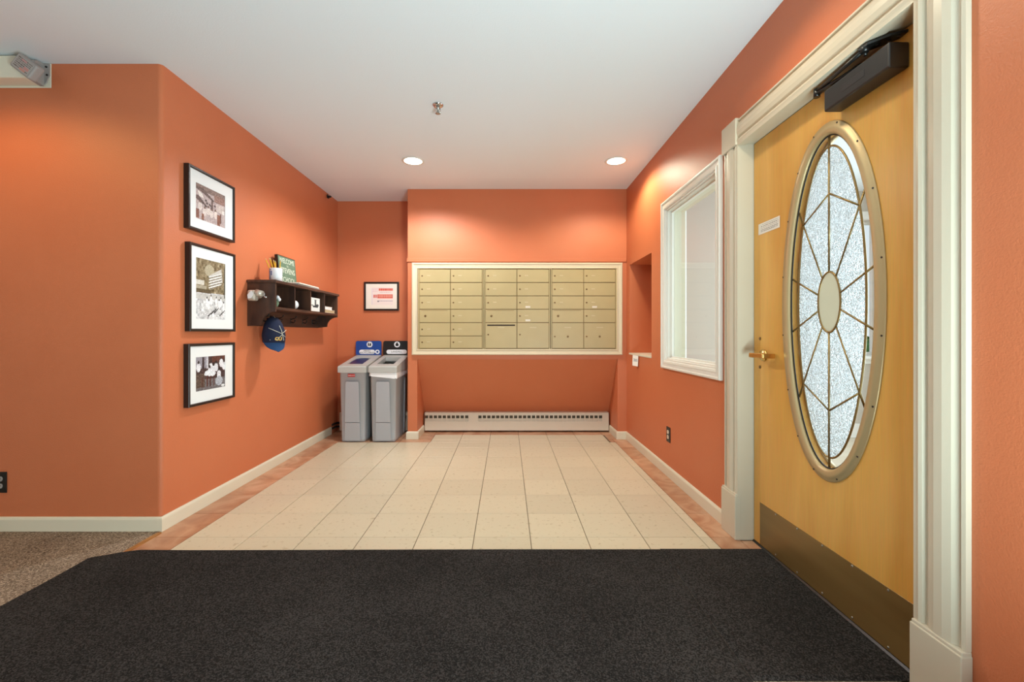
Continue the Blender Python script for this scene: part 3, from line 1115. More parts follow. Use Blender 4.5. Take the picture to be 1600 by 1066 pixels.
ar.build('closer_shoe', M_BLACK, door)

# little notice stuck on the door
R = Raster(64, 22, (236, 228, 216), 5)
R.lines(.12, .12, .93, .9, 5, (168, 160, 152), .5)
dn = print_mesh('door_notice', R.a, lambda u, v: (XS - .0012, 2.246 - .176 * u, 1.610 + .056 * v))
tag(dn, 'small white printed notice stuck on the door left of the oval glass', 'notice')
# card on the niche sill
R = Raster(22, 32, (240, 236, 228), 8)
R.lines(.18, .30, .85, .62, 3, (120, 122, 130), .6)
cd = print_mesh('index_card', R.a, lambda u, v: (1.205 + .030 * u - .004 * (1 - v), 4.13 - .075 * u, .792 + .100 * v - .004 * u))
tag(cd, 'small white card hanging from the niche sill', 'card')

# ------------------------------------------------------------------ mailboxes
tr7 = MB()
frame_sweep(tr7, fnY, -0.985, 1.197, 0.876, 1.831, [(0, YB - .0005), (0, YB - .022), (.006, YB - .028), (.016, YB - .028), (.020, YB - .022), (.044, YB - .018),
                                                  (.049, YB - .024), (.058, YB - .024), (.061, YB - .012), (.061, YB - .0005)])
struct(tr7.build('trim_7', M_MTRIM), 'ivory moulding around the mailbox bank', 'moulding')
RZ = [1.1 - (p - 521) * 4.465 / 674 for p in (420.3, 441.6, 462.5, 483.4, 504.3, 525.2, 546.2)]
UNITS = [(-.919, -.2415, -.584, 'left mailbox unit with twelve equal doors', 0),
         (-.2350, .4490, .1047, 'middle mailbox unit with black outgoing slot', 1),
         (.4555, 1.138, .796, 'right mailbox unit with two parcel lockers', 2)]
YD = 4.4690      # front of the doors


def mail_door(u, x0, x1, z0, z1, lockx, lockz=None, tagw=.036, big=False, seed=0, carrier=False, sticker=False, second=False, slot=False):
    g = .0034
    d = MB().rbox(x0 + g, x1 - g, YD, YD + .006, z0 + g, z1 - g, .0012, 1).build('mailbox_door', M_TAN, u)
    lz = (z0 + z1) / 2 if lockz is None else lockz
    rl = .0085 if not carrier else .012
    MB().lathe([(rl, 0), (rl * .9, .002), (rl * .5, .003)], lambda a, b, h: (lockx + a, YD - .0002 - h, lz + b), 10).build('lock', M_LOCK, d)
    if carrier:
        MB().box(x0 + .02, x1 - .03, YD - .0004, YD - .0001, z1 - .014, z1 - .010).build('slot_line', M_TAN2, d)
    elif not big:
        MB().rbox(lockx + .05, lockx + .05 + tagw, YD - .001, YD - .0001, lz - .002, lz + .009, .0003, 1).build('number_tag', M_TAG, d)
    else:
        xm = (x0 + x1) / 2
        MB().rbox(xm - .035, xm + .035, YD - .001, YD - .0001, z1 - .055, z1 - .045, .0003, 1).build('number_tag', M_TAG, d)
    if sticker:
        MB().rbox(x0 + .088, x0 + .138, YD - .0012, YD - .0001, z0 + .014, z0 + .034, .0003, 1).build('sticker', M_STICK, d)
    if second:
        xm = (x0 + x1) / 2
        MB().lathe([(.011, 0), (.010, .002), (.005, .003)], lambda a, b, h: (xm + a, YD - .0002 - h, lz + b), 10).build('lock', M_LOCK, d)
    if slot:
        MB().rbox(x0 + .02, x1 - .02, YD - .0006, YD - .0001, z1 - .034, z1 - .020, .0002, 1).build('mail_slot', M_DARK, d)


for (x0, x1, xm, lab, idx) in UNITS:
    u = thing('mailbox_unit', lab, 'mailbox', (0, 0, 0), 'apartment mailbox bank')
    mb = MB()
    mb.box(x0, x1, YD + .007, YD + .3, 0.9275, 1.7785)
    mb.build('housing', M_TAN2, u)
    mb = MB()
    frame_sweep(mb, fnY, x0, x1, 0.9275, 1.7785, [(0, YD + .0065), (0, YD - .002), (.0105, YD - .002), (.0105, YD + .0065)])
    mb.build('face_frame', M_TAN, u)
    a, b = (-.9085, -.2545) if idx == 0 else ((-.2240, .4380) if idx == 1 else (.4665, 1.1275))
    zt = RZ[0] - .002
    rowz = [zt] + RZ[1:6] + [RZ[6] + .010]
    for r_ in range(6):
        z1_, z0_ = rowz[r_], rowz[r_ + 1]
        if idx > 0 and r_ >= 4:
            if r_ == 4:
                zb = rowz[6]
                if idx == 1:
                    mail_door(u, a, xm, zb, z1_, a + .030, (zb + z1_) / 2 + .01, big=True, slot=True)
                    mail_door(u, xm, b, zb, z1_, xm + .030, (zb + z1_) / 2 + .01, big=True)
                else:
                    mail_door(u, a, xm, zb, z1_, a + .030, (zb + z1_) / 2 - .01, big=True, second=True)
                    mail_door(u, xm, b, zb, z1_, xm + .030, (zb + z1_) / 2 - .01, big=True, second=True)
            continue
        mail_door(u, a, xm, z0_, z1_, (a + .064) if r_ == 3 else (a + .030), carrier=(r_ == 3))
        st_ = (idx == 1 and r_ in (2, 3)) or (idx == 2 and r_ == 2)
        mail_door(u, xm, b, z0_, z1_, xm + .030, sticker=st_)

# ------------------------------------------------------------------ baseboard heaters


def heater(name, x0, x1, label, groups, ends):
    t = thing(name, label, 'heater', (0, 0, 0), 'baseboard heaters')
    yf, yb = 4.800, YR - .008
    z0, z1 = .018, .205
    hs = []
    for g0, n in groups:
        hs += [(g0 + .0497 * k, g0 + .0497 * k + .036, .122, .186) for k in range(n)]
    mb = MB()
    wall_grid(mb, fnY, (x0, x1), (z0, z1), hs, yf, yf + .003)
    mb.build('front_panel', M_HEAT, t)
    MB().prism([(yf, z1), (yf + .006, z1 + .012), (yb, z1 + .012), (yb, z1 + .008), (yf + .008, z1 + .008), (yf + .004, z1)], lambda u, v, h: (h, u, v), x0, x1).build('top_cover', M_HEAT, t)
    MB().box(x0 + .002, x1 - .002, yf + .045, yb - .002, .03, .20).build('fin_core', M_HEATIN, t)
    MB().box(x0 + .002, x1 - .002, yf + .012, yf + .015, .05, .152).build('damper', M_HEAT, t)
    for e in ends:
        MB().rbox(e - .004, e + .004, yf - .002, yb, z0, z1 + .013, .002).build('end_cap', M_HEAT, t)
    return t


heater('baseboard_heater', -.914, 1.132, 'long cream baseboard heater under the mailboxes', [(-.925 + .012, 10), (-.318, 28)], [1.130])
rh = heater('baseboard_heater', -1.860, -1.045, 'short cream baseboard heater behind the recycling bins', [(-1.80, 15)], [-1.858])
pp = MB()
for z in (.055, .095):
    pp.tube([(-1.862, 4.845, z), (-1.905, 4.845, z), (-1.916, 4.80, z), (-1.916, 4.73, z)], .011, 8)
pp.build('supply_pipe', M_CLOSER, rh)

# ------------------------------------------------------------------ ceiling fittings
for x, lab in ((-.815, 'left recessed ceiling downlight, glowing warm white'), (.95, 'right recessed ceiling downlight near the right wall, glowing')):
    t = thing('ceiling_downlight', lab, 'ceiling light', (x, 3.75, CEIL), 'recessed ceiling lights')
    n = 32
    mb = MB().lathe([(.078, 0.0), (.096, -.002), (.096, -.005), (.088, -.007), (.078, -.005)], lambda a, b, h: (a, b, h), n)
    mb.f, mb.s = mb.f[:-2], mb.s[:-2]
    mb.build('trim_ring', M_WTRIM, t)
    MB().lathe([(.077, -.001), (.077, -.003), (.05, -.0045), (.004, -.005)], lambda a, b, h: (a, b, h), n).build('lens', M_LENS, t)

sp = thing('sprinkler_head', 'chrome fire sprinkler head hanging from the ceiling', 'sprinkler', (-.452, 2.83, CEIL))
L = lambda a, b, h: (a, b, h)
MB().lathe([(.036, -.0005), (.036, -.004), (.026, -.012), (.014, -.014)], L, 24).build('escutcheon', M_CHROME, sp)
MB().lathe([(.012, -.014), (.012, -.026), (.008, -.028), (.006, -.05), (.009, -.052), (.004, -.056)], L, 12).build('nozzle', M_STEEL, sp)
mb = MB()
for s in (1, -1):
    mb.tube([(s * .010, 0, -.022), (s * .017, 0, -.034), (s * .014, 0, -.046), (s * .004, 0, -.055)], .0025, 6)
mb.build('yoke_arm', M_CHROME, sp)
df = MB().lathe([(.004, -.055), (.017, -.057), (.017, -.0585), (.004, -.060)], L, 16).build('deflector', M_STEEL, sp)

# small black sensor high in the far left corner
sn = thing('corner_sensor', 'tiny black sensor high on the left wall by the far corner', 'sensor', (XL, 4.62, 2.565))
MB().rbox(.0006, .012, -.022, .022, -.018, .018, .004).build('base', M_BLACK, sn)
MB().cyl((.010, 0, -.004), (.045, -.03, -.010), .011, 10).build('lens_barrel', M_BLACK, sn)

# ------------------------------------------------------------------ fixture where the hall wall meets the ceiling
fx = thing('emergency_light', 'ivory wall fixture with tilted grey labelled head at the ceiling, top left', 'light fixture', (0, 0, 0))
MB().rbox(-3.2, -2.531, YH - .006, YH - .0008, 2.464, 2.598, .002, 1).build('back_plate', M_FIX, fx)
MB().rbox(-3.2, -2.585, YH - .09, YH - .006, 2.472, 2.590, .006, 2).build('body', M_FIX, fx)
ec = MB().prism([(YH - .012, 2.468), (YH - .075, 2.474), (YH - .088, 2.50), (YH - .088, 2.560), (YH - .05, 2.590), (YH - .012, 2.592)], lambda u, v, h: (h, u, v), -2.584, -2.562).build('end_cap', M_FIXGREY, fx)
br = MB().prism([(-2.562, 2.592), (-2.533, 2.592), (-2.533, 2.53), (-2.550, 2.49), (-2.562, 2.48)], lambda u, v, h: (u, h, v), YH - .012, YH - .006).build('bracket', M_FIXGREY, fx)
for (x, z) in ((-2.549, 2.575), (-2.545, 2.53)):
    MB().cyl((x, YH - .015, z), (x, YH - .012, z), .0055, 10).build('screw', M_BLACK, br)
ang = math.radians(-38)
HM = Matrix.Translation((-2.525, YH - .128, 2.500)) @ Matrix.Rotation(-ang, 4, 'Y')
hb = MB().rbox(-.063, .063, -.022, .022, -.042, .042, .010, 3, HM).build('lamp_head', M_FIXGREY, fx)
MB().cyl(HM @ Vector((.02, .0, .0)), (-2.60, YH - .085, 2.52), .016, 12).build('swivel', M_FIXGREY, fx)
R = Raster(44, 30, (176, 168, 162), 4)
R.lines(.06, .08, .94, .95, 6, (108, 96, 92), .55)
R.rect(.3, .1, .62, .24, (196, 150, 146)).rect(.62, .5, .9, .74, (196, 140, 132)).rect(.45, .78, .8, .92, (200, 142, 128))
print_mesh('label_plate', R.a, lambda u, v: HM @ Vector((-.052 + .104 * u, -.0226, -.033 + .066 * v)), hb)
spx = MB()

# ------------------------------------------------------------------ outlets
def outlet(name, label, org, right, normal, white):
    t = thing(name, label, 'outlet', org, 'wall outlets')
    Rr, Nn, Uu = Vector(right), Vector(normal), Vector((0, 0, 1))
    M = Matrix((( Rr.x, Nn.x, 0, 0), (Rr.y, Nn.y, 0, 0), (0, 0, 1, 0), (0, 0, 0, 1)))
    MB().rbox(-.036, .036, .0006, .006, -.058, .058, .002, 2, M).build('cover_plate', M_BLACK, t)
    for s in (1, -1):
        rc = MB().prism([(.017 * math.cos(2 * PI * k / 16), max(-.0135, min(.0135, .017 * math.sin(2 * PI * k / 16)))) for k in range(16)],
                        lambda u, v, h: M @ Vector((u, h, v + s * .0195)), .0061, .0085).build('receptacle', white, t)
        sl = MB()
        for dx in (-.006, .006):
            sl.box(dx - .001, dx + .001, .0085, .0088, s * .0195 - .002, s * .0195 + .006)
        sl.v = [tuple(M @ Vector(p)) for p in sl.v]
        sl.build('slot', M_DARK, rc)
    MB().cyl(M @ Vector((0, .006, 0)), M @ Vector((0, .0075, 0)), .003, 8).build('screw', M_STEEL, t)
    return t


outlet('wall_outlet', 'black outlet with ivory sockets on the right wall below the window', (XR, 3.317, .322), (0, -1, 0), (-1, 0, 0), M_HEAT)
outlet('wall_outlet', 'black outlet at the left edge on the hall wall', (-2.815, YH, .272), (1, 0, 0), (0, -1, 0), M_FIXGREY)

# ------------------------------------------------------------------ pictures on the left wall


def wall_picture(label, y0, y1, z0, z1, py0, py1, pz0, pz1, arr):
    t = thing('framed_photograph', label, 'picture', (0, 0, 0), 'school photographs in black frames')
    fn = lambda u, v, h: (XL + h, u, v)
    mb = MB()
    frame_sweep(mb, fn, y0, y1, z0, z1, [(0, .001), (0, .031), (.002, .033), (.012, .033), (.016, .030), (.016, .001)])
    mb.build('frame', M_FRAME, t)
    mb = MB()
    wall_grid(mb, fn, (y0 + .0165, y1 - .0165), (z0 + .0165, z1 - .0165), [(py0, py1, pz0, pz1)], .0245, .0225)
    mb.build('mat_board', M_MATBOARD, t)
    print_mesh('photograph', arr, lambda u, v: (XL + .0222, py0 - .002 + (py1 - py0 + .004) * u, pz0 - .002 + (pz1 - pz0 + .004) * v), t)
    return t


rng = random.Random(11)
# photo 1: decorated schoolroom, children at the bottom, brown-mauve print
R = Raster(70, 60, (176, 158, 156), 21)
R.rect(0, 0, 1, .16, (128, 104, 96)).poly([(.0, .05), (.25, .1), (.6, .3), (.6, .36), (.2, .2), (0, .16)], (96, 74, 66))
R.poly([(.08, .2), (.22, .24), (.26, .36), (.12, .34)], (228, 220, 214))
R.poly([(.0, .35), (.1, .33), (.35, .52), (.33, .56), (0, .44)], (84, 62, 56))
R.rect(.52, .3, .57, .72, (92, 66, 58)).rect(.62, .12, 1, .34, (140, 104, 92)).rect(.68, .36, .96, .58, (196, 182, 176))
for k in range(9):
    x, y = rng.uniform(.3, .66), rng.uniform(.3, .62)
    R.ell(x, y, .04, .03, (70, 52, 48))
for x, y in ((.15, .62), (.42, .68), (.52, .72), (.3, .74), (.66, .7)):
    R.ell(x, y, .065, .11, (214, 200, 194)).ell(x, y - .13, .03, .035, (110, 80, 68))
R.rect(.0, .72, .12, .96, (118, 66, 46)).rect(.2, .8, .27, .98, (124, 74, 52)).rect(.72, .66, .82, .98, (124, 72, 50)).rect(.82, .62, .86, .9, (96, 58, 44))
R.rect(.9, .5, .97, .6, (236, 228, 224)).noise(14, 2)
P1 = R.a
# photo 2: flag over a yard, children in white on pale ground
R = Raster(66, 92, (206, 206, 208), 22)
R.rect(0, 0, 1, .55, (132, 116, 86)).noise(26, 4)
R.ell(.45, .18, .16, .1, (176, 166, 140)).ell(.7, .24, .14, .08, (168, 156, 128)).rect(0, .36, .28, .44, (210, 206, 196)).rect(0, .45, .35, .5, (170, 160, 140))
R.rect(0, .5, .5, .57, (92, 78, 52)).rect(0, .58, 1, .66, (196, 194, 190))
R.poly([(.42, .27), (.86, .11), (.9, .34), (.52, .49)], (200, 196, 190))
for k in range(5):
    o = k * .045
    R.poly([(.43, .28 + o), (.86, .19 + o), (.86, .205 + o), (.43, .297 + o)], (244, 244, 242))
    R.poly([(.43, .30 + o), (.86, .208 + o), (.86, .224 + o), (.43, .318 + o)], (120, 108, 88))
R.rect(.95, .1, .98, .62, (60, 54, 48))
for x, y in ((.36, .72), (.42, .76), (.5, .68), (.68, .70), (.78, .74), (.84, .70), (.94, .78)):
    R.ell(x, y, .04, .075, (240, 240, 242)).ell(x, y - .085, .018, .018, (60, 56, 54))
for x, y in ((.48, .86), (.58, .82), (.68, .8), (.88, .84)):
    R.poly([(x - .1, y + .08), (x + .1, y - .02), (x + .1, y), (x - .08, y + .1)], (52, 50, 52))
R.noise(8, 2)
P2 = R.a
# photo 3: dark classroom, group in white around a table
R = Raster(70, 52, (70, 50, 48), 23)
R.rect(0, 0, .42, .34, (150, 146, 156)).rect(.22, .02, .28, .4, (66, 50, 52)).rect(.36, .0, .42, .36, (200, 198, 206)).rect(.55, 0, 1, .2, (96, 54, 42))
R.rect(.0, .68, 1, 1, (110, 104, 106)).rect(0, .5, .3, .9, (92, 74, 64))
for x, y in ((.1, .32), (.5, .34), (.58, .42), (.68, .36), (.46, .48), (.86, .24), (.96, .34), (.78, .58)):
    R.ell(x, y, .07, .13, (226, 226, 232)).ell(x, y - .16, .032, .045, (48, 36, 36))
R.poly([(.3, .46), (.42, .4), (.68, .52), (.6, .62), (.28, .56)], (232, 236, 242))
for x in (.2, .36, .46, .58):
    R.rect(x, .6, x + .035, .9, (84, 40, 32))
R.ell(.78, .78, .13, .14, (176, 180, 190)).ell(.92, .94, .06, .04, (222, 222, 224)).noise(14, 2)
P3 = R.a
wall_picture('top black-framed photo of a decorated classroom on the left wall', 2.563, 3.000, 1.728, 2.113, 2.632, 2.906, 1.806, 2.024, P1)
wall_picture('middle tall black-framed photo of a flag over a schoolyard', 2.573, 3.005, 1.112, 1.648, 2.634, 2.908, 1.190, 1.566, P2)
wall_picture('lowest black-framed photo of people in white around a table', 2.563, 3.000, .656, 1.037, 2.632, 2.906, .743, .953, P3)

# small print in the recess
t = thing('framed_print', 'small black-framed red letter print above the recycling bins', 'picture', (0, 0, 0))
fn = lambda u, v, h: (u, YR - h, v)
mb = MB()
frame_sweep(mb, fn, -1.616, -1.222, 1.357, 1.682, [(0, .001), (0, .022), (.010, .024), (.020, .022), (.020, .001)])
mb.build('frame', M_FRAME, t)
mb = MB()
wall_grid(mb, fn, (-1.595, -1.243), (1.378, 1.661), [(-1.535, -1.29, 1.42, 1.62)], .0165, .0145)
mb.build('mat_board', M_PAPER, t)
R = Raster(56, 46, (236, 220, 212), 31)
R.rect(.34, .06, 1, .2, (236, 160, 140))
R.lines(.36, .07, .98, .2, 1, (206, 92, 76), .9)
R.lines(.4, .26, .9, .34, 1, (220, 190, 180), .5)
R.rect(.28, .40, .98, .62, (240, 160, 140))
R.lines(.1, .42, .98, .62, 1, (204, 80, 62), .85)
R.rect(.3, .46, .96, .52, (246, 190, 170), .6)
R.lines(.3, .74, .98, .8, 1, (176, 160, 170), .8).ell(.32, .78, .04, .04, (130, 120, 130))
R.rect(.02, .06, .06, .95, (220, 208, 214)).lines(.08, .06, .3, .3, 3, (226, 196, 196), .5)
print_mesh('printed_sheet', R.a, lambda u, v: (-1.537 + .249 * u, YR - .0142, 1.418 + .204 * v), t)

# ------------------------------------------------------------------ coat shelf
SX0, SX1 = XL + .001, -1.714
sh = thing('coat_shelf', 'dark walnut cubby shelf with hook rail on the left wall', 'shelf', (0, 0, 0))
fn = lambda u, v, h: (u, h, v)
MB().rbox(SX0, -1.702, 3.180, 4.385, 1.474, 1.496, .004).build('top_board', M_SHELFH, sh)


def side_poly():
    pts = [(SX0, 1.4735), (SX1, 1.4735), (SX1, 1.262)]
    for k in range(1, 9):
        a = PI / 2 * k / 8
        # concave quarter curve from the front edge back to the foot of the wall side
        pts.append((SX1 - .105 * math.sin(a), 1.165 + .097 * (1 - 0) - .097 * (1 - math.cos(a))))
    q = []
    for k in range(1, 9):
        a = PI / 2 * k / 8
        q.append((SX1 - .105 * (1 - math.cos(a)), 1.262 - .097 * math.sin(a)))
    conc = [(SX1 - .105 * math.sin(PI / 2 * k / 8), 1.165 + .097 * math.cos(PI / 2 * k / 8)) for k in range(1, 9)]
    # concave: circle centred outside at (SX1, 1.165)
    return [(SX0, 1.4735), (SX1, 1.4735), (SX1, 1.262)] + conc + [(SX0, 1.155), ]


for y in (3.192, 4.352):
    e = MB().prism(side_poly(), fn, y, y + .018).build('end_panel', M_SHELF, sh)
MB().rbox(SX0, SX1 - .001, 3.2105, 4.3515, 1.276, 1.297, .002).build('bottom_board', M_SHELFH, sh)
MB().box(SX0, SX0 + .008, 3.2105, 4.3515, 1.2975, 1.4735).build('back_panel', M_SHELF, sh)
MB().rbox(SX0, SX0 + .016, 3.2105, 4.3515, 1.156, 1.2755, .002).build('hook_rail', M_SHELFH, sh)
for y in (3.492, 3.775, 4.062):
    MB().box(SX0 + .0085, SX1 - .002, y - .008, y + .008, 1.2975, 1.4735).build('divider', M_SHELF, sh)
for y in (3.36, 3.58, 3.80, 4.02, 4.22):
    hk = MB()
    hk.rbox(SX0 + .0165, SX0 + .020, y - .009, y + .009, 1.185, 1.235, .0015, 1)
    hk.tube([(SX0 + .020, y, 1.20), (SX0 + .045, y, 1.192), (SX0 + .055, y, 1.205), (SX0 + .055, y, 1.218)], [.005, .004, .004, .006], 6)
    hk.tube([(SX0 + .020, y, 1.222), (SX0 + .055, y, 1.232), (SX0 + .07, y, 1.250)], [.004, .004, .006], 6)
    hk.build('coat_hook', M_BLACK, sh)

# pencil sharpener on the end panel
ps = thing('pencil_sharpener', 'shiny metal pencil sharpener screwed to the near end of the coat shelf', 'sharpener', (-1.835, 3.1915, 1.385))
L2 = lambda a, b, h: (a, -h, b)
MB().lathe([(.030, .0005), (.030, .004), (.014, .010), (.014, .02)], L2, 20).build('mounting_plate', M_STEEL, ps)
MB().rbox(-.045, .012, -.075, -.018, -.048, .030, .014, 3).build('shavings_case', M_GLASSCUP, ps)
MB().prism([(-.040, -.006), (-.012, .026), (.006, .0), (-.012, -.030), (-.036, -.034)], lambda u, v, h: (u, -h, v), .0752, .077).build('white_face', M_WHITE, ps)
MB().cyl((.008, -.045, .010), (.055, -.045, .004), [.028, .020], 16).build('cutter_barrel', M_GLASSCUP, ps)
mb = MB().tube([(.054, -.045, .004), (.068, -.045, .004), (.070, -.05, -.02), (.086, -.05, -.022)], [.006, .006, .005, .008], 8)
mb.build('crank', M_CHROME, ps)

# pencil mug with pencils
ZT = 1.4965
mx_, my_ = -1.800, 3.362
mg = thing('pencil_mug', 'white mug with blue print full of yellow pencils on the coat shelf', 'mug', (mx_, my_, ZT))
mb = MB().lathe([(.040, 0), (.044, .004), (.046, .108), (.0435, .110), (.041, .104), (.039, .01), (.001, .008)], L, 28)
mb.build('cup', M_CUP, mg)
mb = MB()
for a0, z0_, z1_, a1 in ((222, .02, .09, 244), (250, .05, .085, 264), (212, .012, .03, 222), (226, .094, .100, 256)):
    a_, b_ = math.radians(a0), math.radians(a1)
    pts0 = [((.0475) * math.cos(a_ + (b_ - a_) * k / 5), .0475 * math.sin(a_ + (b_ - a_) * k / 5)) for k in range(6)]
    mb.loft([[(x, y, z0_) for x, y in pts0], [(x, y, z1_) for x, y in pts0]], False, False, True)
mb.build('blue_print', M_CUPBLUE, mg)
for k, (bx_, by_, tx_, ty_, tz_) in enumerate(((-.01, 0, -.078, -.01, .190), (0, .01, -.060, .01, .196), (.005, -.01, -.040, -.012, .193), (.0, .012, -.030, .02, .176),
                                              (.012, .0, -.020, .0, .182), (.018, .008, .030, .012, .180), (.01, -.01, .006, -.02, .170))):
    p = thing('pencil', ['yellow pencil leaning furthest left in the white mug', 'yellow pencil, second from left in the white mug', 'yellow pencil, third from left in the white mug',
                         'yellow pencil at the back of the white mug', 'yellow pencil in the middle of the white mug', 'yellow pencil leaning right in the white mug',
                         'short yellow pencil at the front of the white mug'][k], 'pencil', (mx_, my_, ZT), 'pencils in the mug')
    a_, b_ = Vector((bx_, by_, .016)), Vector((tx_, ty_, tz_))
    d = (b_ - a_).normalized()
    MB().cyl(a_, b_ - d * .018, .0040, 6, False).build('shaft', M_YEL, p)
    MB().tube([b_ - d * .018, b_ - d * .004], [.0040, .0014], 6).build('sharpened_tip', M_PWOOD, p)
    MB().tube([b_ - d * .004, b_], [.0014, .0004], 6).build('lead', M_BLACK, p)

# chalkboard sign
cs = thing('welcome_sign', 'green chalk-lettered welcome sign leaning on the wall atop the coat shelf', 'sign', (0, 0, 0))
tilt = math.radians(5)
SO = Vector((-1.853, 3.520, ZT + .003))
ur, uu = Vector((0, 1, 0)), Vector((-math.sin(tilt), 0, math.cos(tilt)))
un = ur.cross(uu)


def sfn(u, v, h):
    return SO + ur * u + uu * v + un * h


MB().prism([(0, 0), (.292, 0), (.292, .248), (0, .248)], sfn, -.022, 0).build('board', M_FRAME, cs)
mb = MB()
MB().prism([(.006, .006), (.286, .006), (.286, .242), (.006, .242)], sfn, .0002, .002).build('chalk_surface', M_CHALK, cs)
for body, size, v, w_ in (('WELCOME', .058, .207, .245), ('TO', .022, .166, .026), ('STEVENS', .062, .125, .235), ('SCHOOL', .062, .048, .225)):
    text_mesh('lettering', body, size, sfn(.146, v, .0025), ur, uu, M_CHALKTXT, cs, .0004, fit=w_)

# papers on top
pb = thing('paper_stack', 'thin stack of white papers lying on the coat shelf right of the sign', 'papers', (0, 0, 0))
MB().rbox(-1.80, -1.706, 3.53, 3.93, ZT + .0005, ZT + .010, .001, 1).build('lower_sheets', M_FIXGREY, pb)
MB().rbox(-1.795, -1.700, 3.52, 3.915, ZT + .0105, ZT + .020, .001, 1, Matrix.Translation((-1.75, 3.7, 0)) @ Matrix.Rotation(math.radians(2.0), 4, 'Z') @ Matrix.Translation((1.75, -3.7, 0))).build('upper_sheets', M_PAPER, pb)

# things in the cubbies
ZB = 1.2975
vs_ = thing('flower_vase', 'small green vase of white blossoms in the first cubby of the coat shelf', 'vase', (-1.752, 3.262, ZB))
MB().lathe([(.012, 0), (.018, .004), (.026, .03), (.022, .05), (.020, .055)], L, 16).build('vase', M_CHALK, vs_)
rr = random.Random(5)
for k in range(13):
    a, b = rr.uniform(0, 2 * PI), rr.uniform(0, .038)
    c = Vector((b * math.cos(a), b * math.sin(a), .066 + .02 * rr.random() - b * .4))
    MB().lathe([(.002, -.012), (.012, -.006), (.0135, .002), (.008, .009), (.002, .011)], lambda x, y, h: (c.x + x, c.y + y, c.z + h), 8).build('blossom', M_CUP if k % 3 else M_CHALKTXT, vs_)
bl = thing('white_ball', 'white ball in the second cubby of the coat shelf', 'ball', (-1.757, 3.555, ZB))
mb = MB().lathe([(.038 * math.sin(PI * k / 16) + 1e-4, .038 - .038 * math.cos(PI * k / 16)) for k in range(17)], L, 24)
mb.build('ball_skin', M_CUP, bl)
sm = MB()
for s in (1, -1):
    sm.tube([(.0382 * (s * .62 * math.cos(t_) * .0 + s * .5), .0382 * .86 * math.cos(t_), .038 + .0382 * .86 * math.sin(t_)) for t_ in [2 * PI * k / 24 for k in range(24)]], .0008, 4, True)
sm.build('stitching', M_RED, bl)
ic = thing('picture_card', 'white card with dark ship drawing standing in the third cubby', 'card', (0, 0, 0))
MB().rbox(-1.752, -1.746, 3.80, 4.025, ZB + .0005, ZB + .125, .001, 1).build('card', M_WHITE, ic)
R = Raster(48, 28, (238, 238, 232), 41)
R.rect(.05, .06, .95, .1, (206, 210, 206)).poly([(.3, .58), (.9, .55), (.82, .7), (.4, .72)], (58, 62, 62)).rect(.52, .15, .66, .56, (84, 92, 90)).rect(.5, .12, .68, .18, (120, 124, 120)).ell(.78, .52, .12, .08, (70, 74, 74)).rect(.2, .5, .4, .6, (150, 156, 152))
print_mesh('ship_drawing', R.a, lambda u, v: (-1.7455, 3.803 + .219 * u, ZB + .003 + .119 * v), ic)
bk = [('lower cream booklet in the fourth cubby of the coat shelf', -1.80, -1.728, 4.10, 4.335, 0, .030, 0), ('upper cream booklet tilted on another in the fourth cubby', -1.80, -1.735, 4.09, 4.30, .031, .062, 3)]
for lab, x0, x1, y0, y1, z0, z1, rot in bk:
    b = thing('booklet', lab, 'booklet', (0, 0, 0), 'booklets in the cubby')
    Mx = Matrix.Translation(((x0 + x1) / 2, (y0 + y1) / 2, ZB)) @ Matrix.Rotation(math.radians(rot), 4, 'Z')
    hx, hy = (x1 - x0) / 2, (y1 - y0) / 2
    MB().rbox(-hx, hx, -hy, hy, z0 + .0005, z0 + .003, .0008, 1, Mx).build('cover', M_PAPER, b)
    MB().rbox(-hx + .003, hx - .003, -hy + .003, hy - .003, z0 + .0032, z1 - .0032, .0008, 1, Mx).build('pages', M_WHITE if rot else M_TAG, b)
    MB().rbox(-hx, hx, -hy, hy, z1 - .003, z1 - .0003, .0008, 1, Mx).build('cover', M_PAPER, b)

# baseball cap hanging from the first hook
cpz = thing('baseball_cap', 'navy baseball cap with gold letters hanging under the coat shelf', 'cap', (-1.800, 3.33, 1.085))
cpz.rotation_euler = (0, 0, math.radians(-38))      # local +x points out of the room-side front, rotated toward the door
rings = []
for k in range(13):
    t_ = k / 12
    z = -.055 + .20 * t_
    sc_ = math.sqrt(max(0, 1 - (max(0, t_ - .15) / .85) ** 1.8)) * (0.92 + .08 * min(1, t_ * 4))
    wx, wy = .082 * sc_ + .004, .078 * sc_ + .006
    rings.append([(wx * math.cos(2 * PI * j / 28) * (1.05 if math.cos(2 * PI * j / 28) > 0 else .75) - .012 * t_, wy * math.sin(2 * PI * j / 28), z) for j in range(28)])
MB().loft(rings, True, True, True).build('crown', M_NAVY, cpz)


def brim_pt(u, v, off=0.0):
    """u across -1..1, v 0..1 from the crown down"""
    w = .076 * math.sqrt(max(0, 1 - (max(0, v) ** 2.2) * .93)) + .004
    y = u * w
    return (.066 + off + .012 * v - .055 * (u * w / .076) ** 2, y, -.048 - .080 * v + .012 * abs(u))


